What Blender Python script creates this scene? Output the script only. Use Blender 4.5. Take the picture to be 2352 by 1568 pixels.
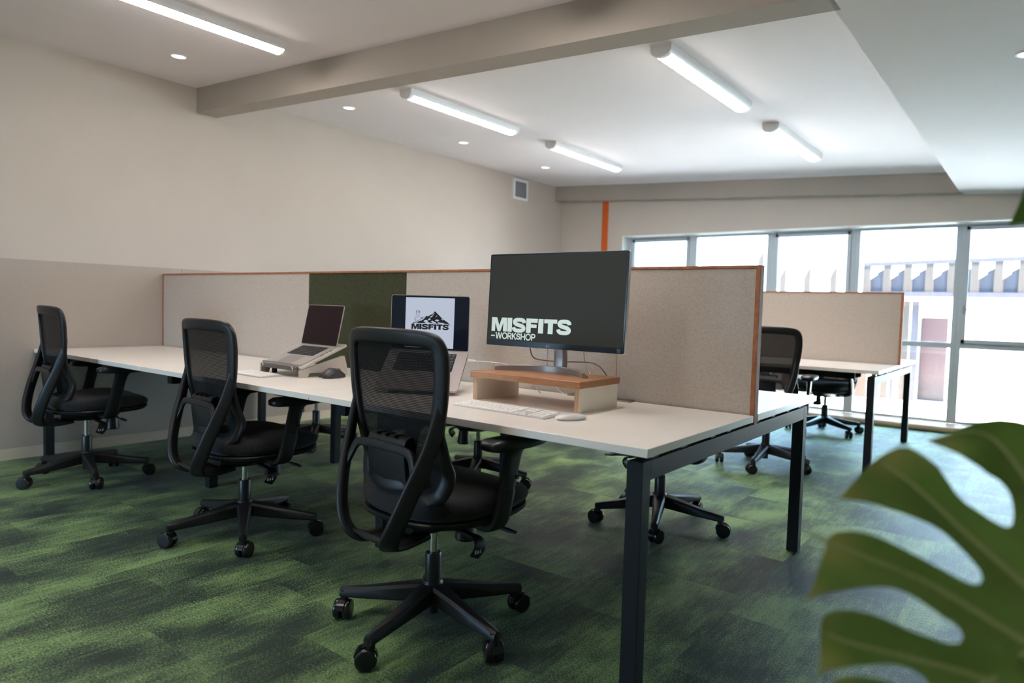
import bpy, bmesh, math, random
from mathutils import Vector, Matrix, noise
from mathutils.geometry import delaunay_2d_cdt
random.seed(7)
PI = math.pi
scene = bpy.context.scene
COL = scene.collection
for o in list(bpy.data.objects): bpy.data.objects.remove(o)

# ------------------------------------------------------------------ camera, sky, sun, exposure
cam_d = bpy.data.cameras.new('camera'); cam = bpy.data.objects.new('camera', cam_d); COL.objects.link(cam)
R_ = Vector((0.78923282, 0.61343375, 0.02847082)); U_ = Vector((-0.05318346, 0.02208969, 0.99834041)); D_ = Vector((-0.61178679, 0.78943719, -0.05005844))
m = Matrix((R_, U_, -D_)).transposed().to_4x4(); m.translation = Vector((5.3803, -1.6885, 1.1031))
cam.matrix_world = m
cam_d.sensor_fit = 'HORIZONTAL'; cam_d.sensor_width = 36.0; cam_d.lens = 1586.77 / 2352 * 36
cam_d.clip_start = 0.02; cam_d.clip_end = 200
cam_d.dof.use_dof = True; cam_d.dof.focus_distance = 2.75; cam_d.dof.aperture_fstop = 2.2
scene.camera = cam

SKY = (0.42, 0.71, 1.0); SKY_S = 11.5
world = bpy.data.worlds.new('sky'); scene.world = world; world.use_nodes = True
wn = world.node_tree.nodes; wn['Background'].inputs[0].default_value = (*SKY, 1); wn['Background'].inputs[1].default_value = SKY_S
sun_d = bpy.data.lights.new('sun', 'SUN'); sun_d.energy = 55.0; sun_d.angle = 0.01; sun_d.color = (1.0, 0.93, 0.82)
sun = bpy.data.objects.new('sun', sun_d); COL.objects.link(sun)
sun.rotation_euler = Vector((-0.85, 0.22, -1.0)).to_track_quat('-Z', 'Y').to_euler()

def portal(name, loc, rot, sx, sy):
    d = bpy.data.lights.new(name, 'AREA'); d.shape = 'RECTANGLE'; d.size = sx; d.size_y = sy; d.cycles.is_portal = True
    o = bpy.data.objects.new(name, d); COL.objects.link(o); o.location = loc; o.rotation_euler = rot
portal('daylight_opening', (3.76, 6.62, 1.05), (-PI / 2, 0, 0), 5.7, 2.02)
portal('daylight_opening', (1.35, -4.56, .9), (PI / 2, 0, 0), 1.5, 1.2)

scene.view_settings.view_transform = 'Standard'; scene.view_settings.look = 'None'
scene.view_settings.gamma = 1.0; scene.view_settings.use_curve_mapping = False
scene.view_settings.exposure = 1.0
cy = scene.cycles
cy.use_denoising = True; cy.max_bounces = 10; cy.diffuse_bounces = 6; cy.glossy_bounces = 4; cy.transparent_max_bounces = 24; cy.transmission_bounces = 6
cy.sample_clamp_indirect = 6.0; cy.caustics_reflective = False; cy.caustics_refractive = False

# ------------------------------------------------------------------ materials
def lin(r, g, b):
    f = lambda c: (c / 255 / 12.92) if c / 255 <= 0.04045 else ((c / 255 + 0.055) / 1.055) ** 2.4
    return (f(r), f(g), f(b), 1)
def mat(name, col, rough=0.5, metal=0.0, var=0.0, vscale=40, bump=0.0, bscale=200, emit=None, es=0, spec=0.5, coat=0.0, sheen=0.0, stretch=(1, 1, 1)):
    m = bpy.data.materials.new(name); m.use_nodes = True; nt = m.node_tree; b = nt.nodes['Principled BSDF']
    b.inputs['Base Color'].default_value = col; b.inputs['Roughness'].default_value = rough; b.inputs['Metallic'].default_value = metal
    b.inputs['Specular IOR Level'].default_value = spec; b.inputs['Coat Weight'].default_value = coat
    if sheen: b.inputs['Sheen Weight'].default_value = sheen; b.inputs['Sheen Roughness'].default_value = 0.6
    if emit: b.inputs['Emission Color'].default_value = emit; b.inputs['Emission Strength'].default_value = es
    if var or bump:
        tc = nt.nodes.new('ShaderNodeTexCoord'); mp = nt.nodes.new('ShaderNodeMapping'); mp.inputs['Scale'].default_value = stretch
        nt.links.new(tc.outputs['Object'], mp.inputs['Vector'])
    if var:
        n = nt.nodes.new('ShaderNodeTexNoise'); n.inputs['Scale'].default_value = vscale; n.inputs['Detail'].default_value = 5
        nt.links.new(mp.outputs[0], n.inputs['Vector'])
        r = nt.nodes.new('ShaderNodeValToRGB'); r.color_ramp.elements[0].position = 0.3; r.color_ramp.elements[1].position = 0.7
        r.color_ramp.elements[0].color = tuple(c * (1 - var) for c in col[:3]) + (1,); r.color_ramp.elements[1].color = tuple(min(1, c * (1 + var)) for c in col[:3]) + (1,)
        nt.links.new(n.outputs['Fac'], r.inputs[0]); nt.links.new(r.outputs[0], b.inputs['Base Color'])
    if bump:
        n2 = nt.nodes.new('ShaderNodeTexNoise'); n2.inputs['Scale'].default_value = bscale; n2.inputs['Detail'].default_value = 3
        nt.links.new(mp.outputs[0], n2.inputs['Vector'])
        bp = nt.nodes.new('ShaderNodeBump'); bp.inputs['Strength'].default_value = bump; bp.inputs['Distance'].default_value = 0.002
        nt.links.new(n2.outputs['Fac'], bp.inputs['Height']); nt.links.new(bp.outputs[0], b.inputs['Normal'])
    return m
M = {}
M['wall'] = mat('wall_paint', lin(192, 183, 174), 0.7, var=0.015, vscale=3, bump=0.05, bscale=300)
M['ceil'] = mat('ceiling_paint', lin(222, 215, 217), 0.75, var=0.01, vscale=3)
M['beam'] = mat('shaded_wall_paint', lin(164, 155, 146), 0.7, var=0.015, vscale=4)  # wall paint, darkened to stand for the shade on the beams
M['felt'] = mat('grey_felt', lin(186, 176, 167), 0.95, var=0.10, vscale=160, bump=0.25, bscale=500, spec=0.1)
M['feltw'] = mat('wall_felt', lin(172, 162, 154), 0.95, var=0.08, vscale=160, bump=0.25, bscale=500, spec=0.1)
M['feltg'] = mat('green_felt', lin(68, 70, 52), 0.95, var=0.22, vscale=160, bump=0.25, bscale=500, spec=0.1)
M['skirt'] = mat('skirting', lin(205, 192, 174), 0.5)
M['timber'] = mat('divider_timber', lin(160, 100, 66), 0.65, var=0.22, vscale=30, stretch=(1, 12, 1))
M['top'] = mat('white_melamine', lin(244, 237, 231), 0.26, var=0.012, vscale=8)
M['edge'] = mat('white_edging', lin(236, 234, 230), 0.35)
M['steel'] = mat('charcoal_steel', lin(31, 34, 39), 0.5, metal=0.0, spec=0.2, bump=0.04, bscale=600)
M['blk'] = mat('black_nylon', lin(30, 30, 33), 0.4, spec=0.35, bump=0.06, bscale=900)
M['blk2'] = mat('black_plastic', lin(30, 30, 33), 0.35)
M['caster'] = mat('caster_black', lin(26, 26, 29), 0.22)
M['fabric'] = mat('black_fabric', lin(36, 36, 39), 0.95, var=0.35, vscale=260, bump=0.4, bscale=700, spec=0.15, sheen=0.1, stretch=(1, .4, 1))
M['chrome'] = mat('chrome', lin(205, 205, 208), 0.12, metal=1.0)
M['alu'] = mat('silver_aluminium', lin(196, 192, 188), 0.38, metal=0.75)
M['sgrey'] = mat('space_grey_aluminium', lin(176, 166, 164), 0.4, metal=0.7)
M['dgrey'] = mat('stand_grey', lin(164, 160, 160), 0.35, metal=0.5)
M['plgrey'] = mat('stand_silver_plastic', lin(196, 190, 184), 0.4, metal=0.2)
M['tfront'] = mat('stand_front_grey', lin(96, 92, 92), 0.4)
M['key'] = mat('white_keys', lin(250, 249, 248), 0.4)
M['kbody'] = mat('keyboard_silver', lin(214, 212, 211), 0.4, metal=0.4)
M['bkey'] = mat('black_keys', lin(36, 36, 40), 0.5)
M['legend'] = mat('key_legend', lin(150, 150, 155), 0.5)
M['glossw'] = mat('white_gloss', lin(236, 236, 238), 0.12, coat=0.5)
M['mouse'] = mat('graphite_rubber', lin(56, 56, 60), 0.42)
M['bronze'] = mat('bronze_wheel', lin(150, 130, 95), 0.3, metal=0.9)
M['bezel'] = mat('bezel_black', lin(20, 22, 28), 0.25)
M['mback'] = mat('monitor_back', lin(225, 225, 226), 0.3)
M['mscreen'] = mat('monitor_screen', lin(14, 14, 14), 0.5, spec=0.2, emit=lin(50, 51, 46), es=0.36)
M['mtext'] = mat('screen_lettering', lin(30, 30, 30), 0.3, emit=lin(208, 222, 214), es=0.44)
M['lblk'] = mat('laptop_glass_black', lin(10, 12, 18), 0.08, emit=lin(8, 14, 24), es=0.6)
M['lmaroon'] = mat('laptop_glass_dark', lin(16, 8, 10), 0.4, spec=0.15, emit=lin(34, 20, 24), es=0.4)
M['lwhite'] = mat('screen_white', lin(40, 40, 40), 0.3, emit=lin(186, 196, 214), es=0.46)
M['lnavy'] = mat('screen_ink', lin(14, 14, 26), 0.4)
M['logo'] = mat('bezel_mark', lin(150, 154, 160), 0.4)
M['badge'] = mat('energy_badge', lin(96, 116, 140), 0.4)
M['cablew'] = mat('white_cable', lin(232, 228, 224), 0.4)
M['cableg'] = mat('grey_cable', lin(140, 128, 120), 0.4)
M['rtop'] = mat('riser_timber', lin(172, 122, 86), 0.4, var=0.16, vscale=14, stretch=(1.2, 10, 10), bump=0.1, bscale=60)
M['rwhite'] = mat('riser_white', lin(242, 238, 226), 0.35)
M['ply'] = mat('ply_edge', lin(190, 158, 126), 0.6, var=0.24, vscale=26, stretch=(9, 1, .25))
M['whiteal'] = mat('window_frame_paint', lin(182, 190, 198), 0.4)
M['reveal'] = mat('window_reveal', lin(228, 228, 226), 0.5)
M['sill'] = mat('timber_sill', lin(214, 190, 158), 0.35, var=0.06, vscale=10, stretch=(.5, 6, 6))
M['orange'] = mat('orange_paint', lin(194, 86, 16), 0.5)
M['lightbody'] = mat('light_housing', lin(232, 232, 234), 0.4)
M['lens'] = mat('light_diffuser', lin(250, 250, 250), 0.4, emit=(1.0, 0.935, 0.875, 1), es=24.0)
M['dlens'] = mat('downlight_lens', lin(250, 250, 245), 0.4, emit=(1.0, 0.93, 0.84, 1), es=2.0)
M['grille'] = mat('vent_grille', lin(150, 153, 160), 0.5)
M['white'] = mat('white_trim', lin(232, 233, 236), 0.45)
M['owood'] = mat('fence_timber', lin(46, 36, 31), 0.7, var=0.2, vscale=8, stretch=(3, 3, .4))
M['odark'] = mat('fence_board', lin(44, 39, 48), 0.7, var=0.2, vscale=8, stretch=(3, 3, .4))
M['obrown'] = mat('brown_fence', lin(52, 33, 25), 0.7, var=0.2, vscale=8, stretch=(3, 3, .4))
M['ored'] = mat('red_door', lin(50, 34, 38), 0.4)
M['owhite'] = mat('render_white', lin(236, 234, 230), 0.8)
M['oground'] = mat('pale_concrete', lin(222, 218, 210), 0.9, var=0.05, vscale=1.5)
M['rground'] = mat('light_damping_ground', lin(90, 92, 90), 0.9, var=0.05, vscale=1.5)  # kept dark so little light bounces up through the rear window
M['pot'] = mat('pot_clay', lin(206, 200, 192), 0.6)
M['soil'] = mat('soil', lin(58, 44, 34), 0.95, var=0.3, vscale=60)
M['petiole'] = mat('petiole_green', lin(88, 120, 48), 0.5)
M['mark'] = mat('lever_mark', lin(190, 190, 192), 0.5)

def leaf_mat(name, c1, c2, tr):
    m = bpy.data.materials.new(name); m.use_nodes = True; nt = m.node_tree; b = nt.nodes['Principled BSDF']; out = nt.nodes['Material Output']
    tc = nt.nodes.new('ShaderNodeTexCoord'); n = nt.nodes.new('ShaderNodeTexNoise'); n.inputs['Scale'].default_value = 9; n.inputs['Detail'].default_value = 4
    nt.links.new(tc.outputs['Object'], n.inputs['Vector'])
    r = nt.nodes.new('ShaderNodeValToRGB'); r.color_ramp.elements[0].position = .3; r.color_ramp.elements[1].position = .72; r.color_ramp.elements[0].color = c1; r.color_ramp.elements[1].color = c2
    nt.links.new(n.outputs['Fac'], r.inputs[0]); at = nt.nodes.new('ShaderNodeAttribute'); at.attribute_name = 'tip'; mc = nt.nodes.new('ShaderNodeMixRGB'); mc.inputs[2].default_value = lin(205, 192, 112); nt.links.new(at.outputs['Fac'], mc.inputs[0]); nt.links.new(r.outputs[0], mc.inputs[1]); nt.links.new(mc.outputs[0], b.inputs['Base Color']); b.inputs['Roughness'].default_value = 0.33; b.inputs['Specular IOR Level'].default_value = 0.6
    t = nt.nodes.new('ShaderNodeBsdfTranslucent'); t.inputs['Color'].default_value = tr
    mx = nt.nodes.new('ShaderNodeMixShader'); mx.inputs[0].default_value = 0.28
    nt.links.new(b.outputs[0], mx.inputs[1]); nt.links.new(t.outputs[0], mx.inputs[2]); nt.links.new(mx.outputs[0], out.inputs['Surface'])
    return m
M['leaf'] = leaf_mat('monstera_leaf', lin(116, 148, 66), lin(142, 170, 88), lin(130, 165, 60))
M['vein'] = leaf_mat('monstera_vein', lin(186, 196, 124), lin(196, 204, 136), lin(130, 160, 70))

def glass():
    m = bpy.data.materials.new('window_glass'); m.use_nodes = True; nt = m.node_tree; out = nt.nodes['Material Output']
    nt.nodes.remove(nt.nodes['Principled BSDF'])
    t = nt.nodes.new('ShaderNodeBsdfTransparent'); t.inputs[0].default_value = (.95, .97, .97, 1)
    g = nt.nodes.new('ShaderNodeBsdfGlossy'); g.inputs['Roughness'].default_value = 0.02
    f = nt.nodes.new('ShaderNodeFresnel'); f.inputs[0].default_value = 1.35
    mx = nt.nodes.new('ShaderNodeMixShader'); nt.links.new(f.outputs[0], mx.inputs[0]); nt.links.new(t.outputs[0], mx.inputs[1]); nt.links.new(g.outputs[0], mx.inputs[2])
    nt.links.new(mx.outputs[0], out.inputs['Surface']); return m
M['glass'] = glass()

def mesh_fabric():
    m = bpy.data.materials.new('chair_mesh'); m.use_nodes = True; nt = m.node_tree; out = nt.nodes['Material Output']; b = nt.nodes['Principled BSDF']
    b.inputs['Base Color'].default_value = lin(22, 22, 24); b.inputs['Roughness'].default_value = 0.8; b.inputs['Specular IOR Level'].default_value = 0.2
    tc = nt.nodes.new('ShaderNodeTexCoord'); sp = nt.nodes.new('ShaderNodeSeparateXYZ'); nt.links.new(tc.outputs['Object'], sp.inputs[0])
    w = nt.nodes.new('ShaderNodeMath'); w.operation = 'MULTIPLY'; w.inputs[1].default_value = 2 * PI / 0.0052; nt.links.new(sp.outputs['Z'], w.inputs[0])
    s = nt.nodes.new('ShaderNodeMath'); s.operation = 'SINE'; nt.links.new(w.outputs[0], s.inputs[0])
    mr = nt.nodes.new('ShaderNodeMapRange'); mr.inputs['From Min'].default_value = -1; mr.inputs['From Max'].default_value = 1; mr.inputs['To Min'].default_value = 0.88; mr.inputs['To Max'].default_value = 1.0
    nt.links.new(s.outputs[0], mr.inputs['Value'])
    t = nt.nodes.new('ShaderNodeBsdfTransparent'); mx = nt.nodes.new('ShaderNodeMixShader')
    nt.links.new(mr.outputs[0], mx.inputs[0]); nt.links.new(t.outputs[0], mx.inputs[1]); nt.links.new(b.outputs[0], mx.inputs[2]); nt.links.new(mx.outputs[0], out.inputs['Surface'])
    return m
M['mesh'] = mesh_fabric()

def carpet():
    m = bpy.data.materials.new('green_carpet_planks'); m.use_nodes = True; nt = m.node_tree; b = nt.nodes['Principled BSDF']; N = nt.nodes.new; L = nt.links.new
    tc = N('ShaderNodeTexCoord'); sp = N('ShaderNodeSeparateXYZ'); L(tc.outputs['Object'], sp.inputs[0])
    def math_(op, a, bb=None):
        n = N('ShaderNodeMath'); n.operation = op
        for i, v in enumerate((a, bb)):
            if v is None: continue
            if isinstance(v, (int, float)): n.inputs[i].default_value = v
            else: L(v, n.inputs[i])
        return n.outputs[0]
    ix = math_('FLOOR', math_('DIVIDE', sp.outputs['X'], 0.5))
    yo = math_('MULTIPLY', math_('FRACT', math_('MULTIPLY', ix, 0.381)), 1.0)
    iy = math_('FLOOR', math_('ADD', math_('DIVIDE', sp.outputs['Y'], 0.5), yo))
    cv = N('ShaderNodeCombineXYZ'); L(ix, cv.inputs[0]); L(iy, cv.inputs[1])
    wn_ = N('ShaderNodeTexWhiteNoise'); L(cv.outputs[0], wn_.inputs['Vector'])
    def nz(sx, sy, scale, detail, off=True, rough=0.6):
        mp = N('ShaderNodeMapping'); mp.inputs['Scale'].default_value = (sx, sy, 1); L(tc.outputs['Object'], mp.inputs['Vector'])
        v = mp.outputs[0]
        if off:
            va = N('ShaderNodeVectorMath'); va.operation = 'MULTIPLY_ADD'; L(wn_.outputs['Color'], va.inputs[0]); va.inputs[1].default_value = (.42, .42, .42); L(v, va.inputs[2]); v = va.outputs[0]
        n = N('ShaderNodeTexNoise'); n.inputs['Scale'].default_value = scale; n.inputs['Detail'].default_value = detail; n.inputs['Roughness'].default_value = rough; L(v, n.inputs['Vector']); return n.outputs['Fac']
    a = nz(2.1, 1.25, 1.6, 4, True, 0.55)
    s1 = nz(62, 7.0, 1.0, 4)
    s2 = nz(300, 130, 1.0, 2, False, 0.7)
    v = math_('ADD', a, math_('MULTIPLY', math_('SUBTRACT', s1, 0.5), 0.32))
    v = math_('ADD', v, math_('MULTIPLY', math_('SUBTRACT', s2, 0.5), 1.1))
    r = N('ShaderNodeValToRGB'); e = r.color_ramp.elements
    e[0].position = 0.36; e[0].color = lin(36, 48, 42); e[1].position = 0.70; e[1].color = lin(130, 160, 102)
    x = e.new(0.47); x.color = lin(54, 72, 56); x = e.new(0.56); x.color = lin(99, 124, 80)
    L(v, r.inputs[0]); L(r.outputs[0], b.inputs['Base Color'])
    b.inputs['Roughness'].default_value = 0.46; b.inputs['Specular IOR Level'].default_value = 0.16
    b.inputs['Sheen Weight'].default_value = 0.06; b.inputs['Sheen Roughness'].default_value = 0.5
    bp = N('ShaderNodeBump'); bp.inputs['Strength'].default_value = 0.5; bp.inputs['Distance'].default_value = 0.003; L(s2, bp.inputs['Height']); L(bp.outputs[0], b.inputs['Normal'])
    return m
M['carpet'] = carpet()

# ------------------------------------------------------------------ mesh builder
class MB:
    def __init__(s): s.v = []; s.f = []; s.mi = []; s.boxy = False
    def add(s, vs, fs, mi=0):
        o = len(s.v); s.v += [Vector(p) for p in vs]; s.f += [tuple(i + o for i in f) for f in fs]; s.mi += [mi] * len(fs); return s
    def box(s, x0, x1, y0, y1, z0, z1, mi=0, bev=0.0, T=None, seg=2):
        bm = bmesh.new(); bmesh.ops.create_cube(bm, size=1)
        for v in bm.verts: v.co = Vector(((x0 + x1) / 2 + v.co.x * (x1 - x0), (y0 + y1) / 2 + v.co.y * (y1 - y0), (z0 + z1) / 2 + v.co.z * (z1 - z0)))
        if bev: s.boxy = True
        if bev: bmesh.ops.bevel(bm, geom=bm.edges[:], offset=bev, segments=seg, profile=0.6, affect='EDGES')
        s.frombm(bm, mi, T); return s
    def frombm(s, bm, mi=0, T=None):
        bm.verts.ensure_lookup_table()
        for i, v in enumerate(bm.verts): v.index = i
        s.add([(T @ v.co) if T else v.co.copy() for v in bm.verts], [[v.index for v in f.verts] for f in bm.faces], mi); bm.free()
    def rings(s, rings, mi=0, caps=True, closed=False):
        n = len(rings[0]); vs = [p for r in rings for p in r]; fs = []
        k = len(rings)
        for i in range(k if closed else k - 1):
            j = (i + 1) % k
            for a in range(n):
                b = (a + 1) % n; fs.append((i * n + a, i * n + b, j * n + b, j * n + a))
        if caps and not closed: fs.append(tuple(range(n - 1, -1, -1))); fs.append(tuple((k - 1) * n + a for a in range(n)))
        return s.add(vs, fs, mi)
    def cyl(s, p0, p1, r0, r1=None, n=20, mi=0):
        p0 = Vector(p0); p1 = Vector(p1); r1 = r0 if r1 is None else r1
        d = (p1 - p0).normalized(); a = d.orthogonal().normalized(); b = d.cross(a)
        return s.rings([[p + (a * math.cos(t * 2 * PI / n) + b * math.sin(t * 2 * PI / n)) * r for t in range(n)] for p, r in ((p0, r0), (p1, r1))], mi)
    def lathe(s, prof, c=(0, 0, 0), n=32, mi=0):
        c = Vector(c)
        return s.rings([[c + Vector((r * math.cos(t * 2 * PI / n), r * math.sin(t * 2 * PI / n), z)) for t in range(n)] for r, z in prof], mi)
    def tube(s, pts, r, n=10, mi=0, closed=False, sub=6):
        pts = spline(pts, sub, closed); rings = []; a = None
        for i, p in enumerate(pts):
            t = tangent(pts, i, closed)
            a = (t.orthogonal() if a is None else (a - t * a.dot(t))).normalized(); b = t.cross(a)
            rings.append([p + (a * math.cos(k * 2 * PI / n) + b * math.sin(k * 2 * PI / n)) * r for k in range(n)])
        return s.rings(rings, mi, True, closed)
    def ribbon(s, pts, nds, W, T, mi=0, closed=False, sub=5, n=14, e=0.55):
        P = spline(pts, sub, closed); Nn = spline(nds, sub, closed)
        Ws = spline1(W, len(pts), sub, closed); Ts = spline1(T, len(pts), sub, closed); rings = []
        for i, p in enumerate(P):
            t = tangent(P, i, closed); nn = (Nn[i] - t * Nn[i].dot(t)).normalized(); w = t.cross(nn)
            ring = []
            for k in range(n):
                c = math.cos(k * 2 * PI / n); q = math.sin(k * 2 * PI / n)
                ring.append(p + w * (Ws[i] / 2 * math.copysign(abs(c) ** e, c)) + nn * (Ts[i] / 2 * math.copysign(abs(q) ** e, q)))
            rings.append(ring)
        return s.rings(rings, mi, True, closed)
    def prism(s, poly, h0, h1, T, mi=0):
        n = len(poly); vs = [T @ Vector((x, y, h)) for h in (h0, h1) for x, y in poly]
        fs = [(i, (i + 1) % n, n + (i + 1) % n, n + i) for i in range(n)]
        tri = delaunay_2d_cdt([Vector(p) for p in poly], [], [list(range(n))], 1, 1e-6)
        s.add(vs, fs, mi)
        for h, fl in ((h0, True), (h1, False)):
            s.add([T @ Vector((p.x, p.y, h)) for p in tri[0]], [tuple(reversed(f)) if fl else tuple(f) for f in tri[2]], mi)
        return s
    def flat(s, poly, T, h=0.0, mi=0):
        tri = delaunay_2d_cdt([Vector(p) for p in poly], [], [list(range(len(poly)))], 1, 1e-6)
        return s.add([T @ Vector((p.x, p.y, h)) for p in tri[0]], [tuple(f) for f in tri[2]], mi)
    def stroke(s, pts, th, T, h=0.0, mi=0, ax=1.0):
        P = [Vector(p) for p in pts]
        L = []; Rr = []
        for i in range(len(P)):
            a = P[max(0, i - 1)]; b = P[min(len(P) - 1, i + 1)]; t = (b - a).normalized(); nn = Vector((-t.y, t.x))
            L.append(P[i] + Vector((nn.x * ax, nn.y)) * th / 2); Rr.append(P[i] - Vector((nn.x * ax, nn.y)) * th / 2)
        vs = [T @ Vector((p.x, p.y, h)) for p in L + Rr]; n = len(P)
        return s.add(vs, [(i + n, i + 1 + n, i + 1, i) for i in range(n - 1)], mi)
    def build(s, name, mats, parent=None, smooth=True, angle=38, loc=None):
        me = bpy.data.meshes.new(name); me.from_pydata([tuple(v) for v in s.v], [], s.f)
        mats = mats if isinstance(mats, (list, tuple)) else [mats]
        for k in mats: me.materials.append(M[k] if isinstance(k, str) else k)
        me.polygons.foreach_set('material_index', s.mi)
        bm = bmesh.new(); bm.from_mesh(me); bmesh.ops.remove_doubles(bm, verts=bm.verts, dist=1e-6)
        if name not in FLAT: bmesh.ops.recalc_face_normals(bm, faces=bm.faces)
        bm.to_mesh(me); bm.free()
        if smooth:
            me.polygons.foreach_set('use_smooth', [True] * len(me.polygons)); me.set_sharp_from_angle(angle=math.radians(angle))
        me.update()
        o = bpy.data.objects.new(name, me); COL.objects.link(o)
        if s.boxy and smooth: w = o.modifiers.new('even_shading', 'WEIGHTED_NORMAL'); w.weight = 60; w.keep_sharp = True
        if parent: o.parent = parent
        if loc: o.location = loc
        return o
FLAT = {'screen', 'screen_picture', 'energy_badge', 'maker_mark'}
def spline(P, sub, closed=False):
    P = [Vector(p) for p in P]; n = len(P); out = []
    for i in range(n if closed else n - 1):
        if closed: a, b, c, d = P[i - 1], P[i], P[(i + 1) % n], P[(i + 2) % n]
        else: a, b, c, d = P[max(i - 1, 0)], P[i], P[i + 1], P[min(i + 2, n - 1)]
        for k in range(sub):
            t = k / sub
            out.append(0.5 * ((2 * b) + (c - a) * t + (2 * a - 5 * b + 4 * c - d) * t * t + (3 * b - a - 3 * c + d) * t ** 3))
    if not closed: out.append(P[-1].copy())
    return out
def spline1(W, n, sub, closed):
    if isinstance(W, (int, float)): W = [W] * n
    return [v.x for v in spline([(w, 0, 0) for w in W], sub, closed)]
def tangent(P, i, closed):
    n = len(P)
    if closed: return (P[(i + 1) % n] - P[i - 1]).normalized()
    return (P[min(i + 1, n - 1)] - P[max(i - 1, 0)]).normalized()
def tag(o, label=None, cat=None, group=None, kind=None):
    if label: o['label'] = label
    if cat: o['category'] = cat
    if group: o['group'] = group
    if kind: o['kind'] = kind
    return o
def empty(name, loc, rz=0.0, label=None, cat=None, group=None):
    o = bpy.data.objects.new(name, None); COL.objects.link(o); o.location = loc; o.rotation_euler = (0, 0, rz); o.empty_display_size = 0.1
    return tag(o, label, cat, group)
def struct(name, mb, mats, parent=None, **k):
    o = mb.build(name, mats, parent, **k)
    if parent is None: o['kind'] = 'structure'
    return o
def copy_tree(o, parent=None):
    c = o.copy(); COL.objects.link(c)
    if parent: c.parent = parent
    for ch in list(o.children): copy_tree(ch, c)
    return c
def frameT(o, x, y):
    x = Vector(x).normalized(); y = Vector(y); y = (y - x * y.dot(x)).normalized(); z = x.cross(y)
    m = Matrix((x, y, z)).transposed().to_4x4(); m.translation = Vector(o); return m

# ------------------------------------------------------------------ the room
SL = -0.0524; ZC = 2.7473; ZB = 2.5544; YB = 1.1203; BD = 0.168; YF = 6.13; YW = 6.283; SX = 4.648
XR = 8.2; YR = -4.5
zc = lambda x: ZC + SL * x
zb = lambda x: ZB + SL * x
def slab(x0, x1, y0, y1, fz0, fz1, mi=0, mb=None):
    mb = mb or MB()
    vs = [(x, y, f(x)) for f in (fz0, fz1) for x, y in ((x0, y0), (x1, y0), (x1, y1), (x0, y1))]
    return mb.add(vs, [(3, 2, 1, 0), (4, 5, 6, 7), (0, 1, 5, 4), (1, 2, 6, 5), (2, 3, 7, 6), (3, 0, 4, 7)], mi)
struct('floor', MB().box(-0.15, XR + .15, YR - .15, 6.62, -0.12, 0), 'carpet')
struct('ceiling', slab(-0.15, XR + .15, YR - .2, 6.8, zc, lambda x: zc(x) + .2), 'ceil')
struct('wall_left', MB().box(-0.15, 0, YR - .15, 6.62, 0, 2.95), 'wall')
struct('wall_right', MB().box(XR, XR + .15, YR - .15, 6.62, 0, 2.5), 'wall')
wf = MB(); wf.box(0, 0.965, YW, 6.6, 0, 2.74); slab(0.965, XR, YW, 6.6, lambda x: 2.055, lambda x: zc(x) + .02, 0, wf); slab(6.54, XR, YW, 6.6, lambda x: 0, lambda x: 2.055, 0, wf)
struct('wall_far', wf, 'wall')
wr = MB(); wr.box(-.15, .6, YR - .15, YR, 0, 2.95); slab(.6, 2.1, YR - .15, YR, lambda x: 1.5, lambda x: zc(x) + .02, 0, wr); wr.box(.6, 2.1, YR - .15, YR, 0, .3); slab(2.1, XR + .15, YR - .15, YR, lambda x: 0, lambda x: zc(x) + .02, 0, wr)
struct('wall_rear', wr, 'wall')
struct('trim_1', slab(0, SX + .02, YB, YB + BD, zb, lambda x: zc(x) + .05), 'beam')          # beam across the room
struct('trim_2', slab(0, SX + .02, YF, YW + .01, zb, lambda x: zc(x) + .05), 'beam')         # beam above the windows
struct('trim_3', slab(SX, XR, YR, YW + .01, zb, lambda x: zc(x) + .03), 'ceil')              # dropped ceiling on the right
struct('trim_4', MB().box(.657, .743, YW - .012, YW + .005, 0.1, 2.53, bev=.002), 'orange')  # orange strip on the far wall
struct('baseboard_left', MB().box(0, .012, YR, YW, 0, .0758), 'skirt')
struct('baseboard_far', MB().box(0, .965, YW - .012, YW, 0, .0758), 'skirt')
sb = MB(); prof = [(6.47, 0), (6.165, 0), (6.155, .012), (6.15, .03), (6.155, .048), (6.17, .058), (6.19, .06), (6.47, .06)]
sb.rings([[Vector((x, y, z)) for y, z in prof] for x in (.967, 6.54)])
struct('trim_5', sb, 'sill')
rv = MB(); rv.box(.96, .972, YW - .002, 6.47, .06, 2.058); rv.box(.96, 6.54, YW - .002, 6.47, 2.047, 2.058)
struct('trim_6', rv, 'reveal')

# acoustic felt lining fixed to the left wall
fp = empty('acoustic_wall_panel', (0, 0, .0758), 0, 'long beige felt panel lining the lower half of the left wall', 'wall panel')
MB().box(0, .012, YR, 1.0, 0, 1.2487, bev=.002).build('felt_sheet', 'feltw', fp)
MB().box(0, .012, 1.003, YW - .01, 0, 1.2487, bev=.002).build('felt_sheet', 'feltw', fp)

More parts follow.
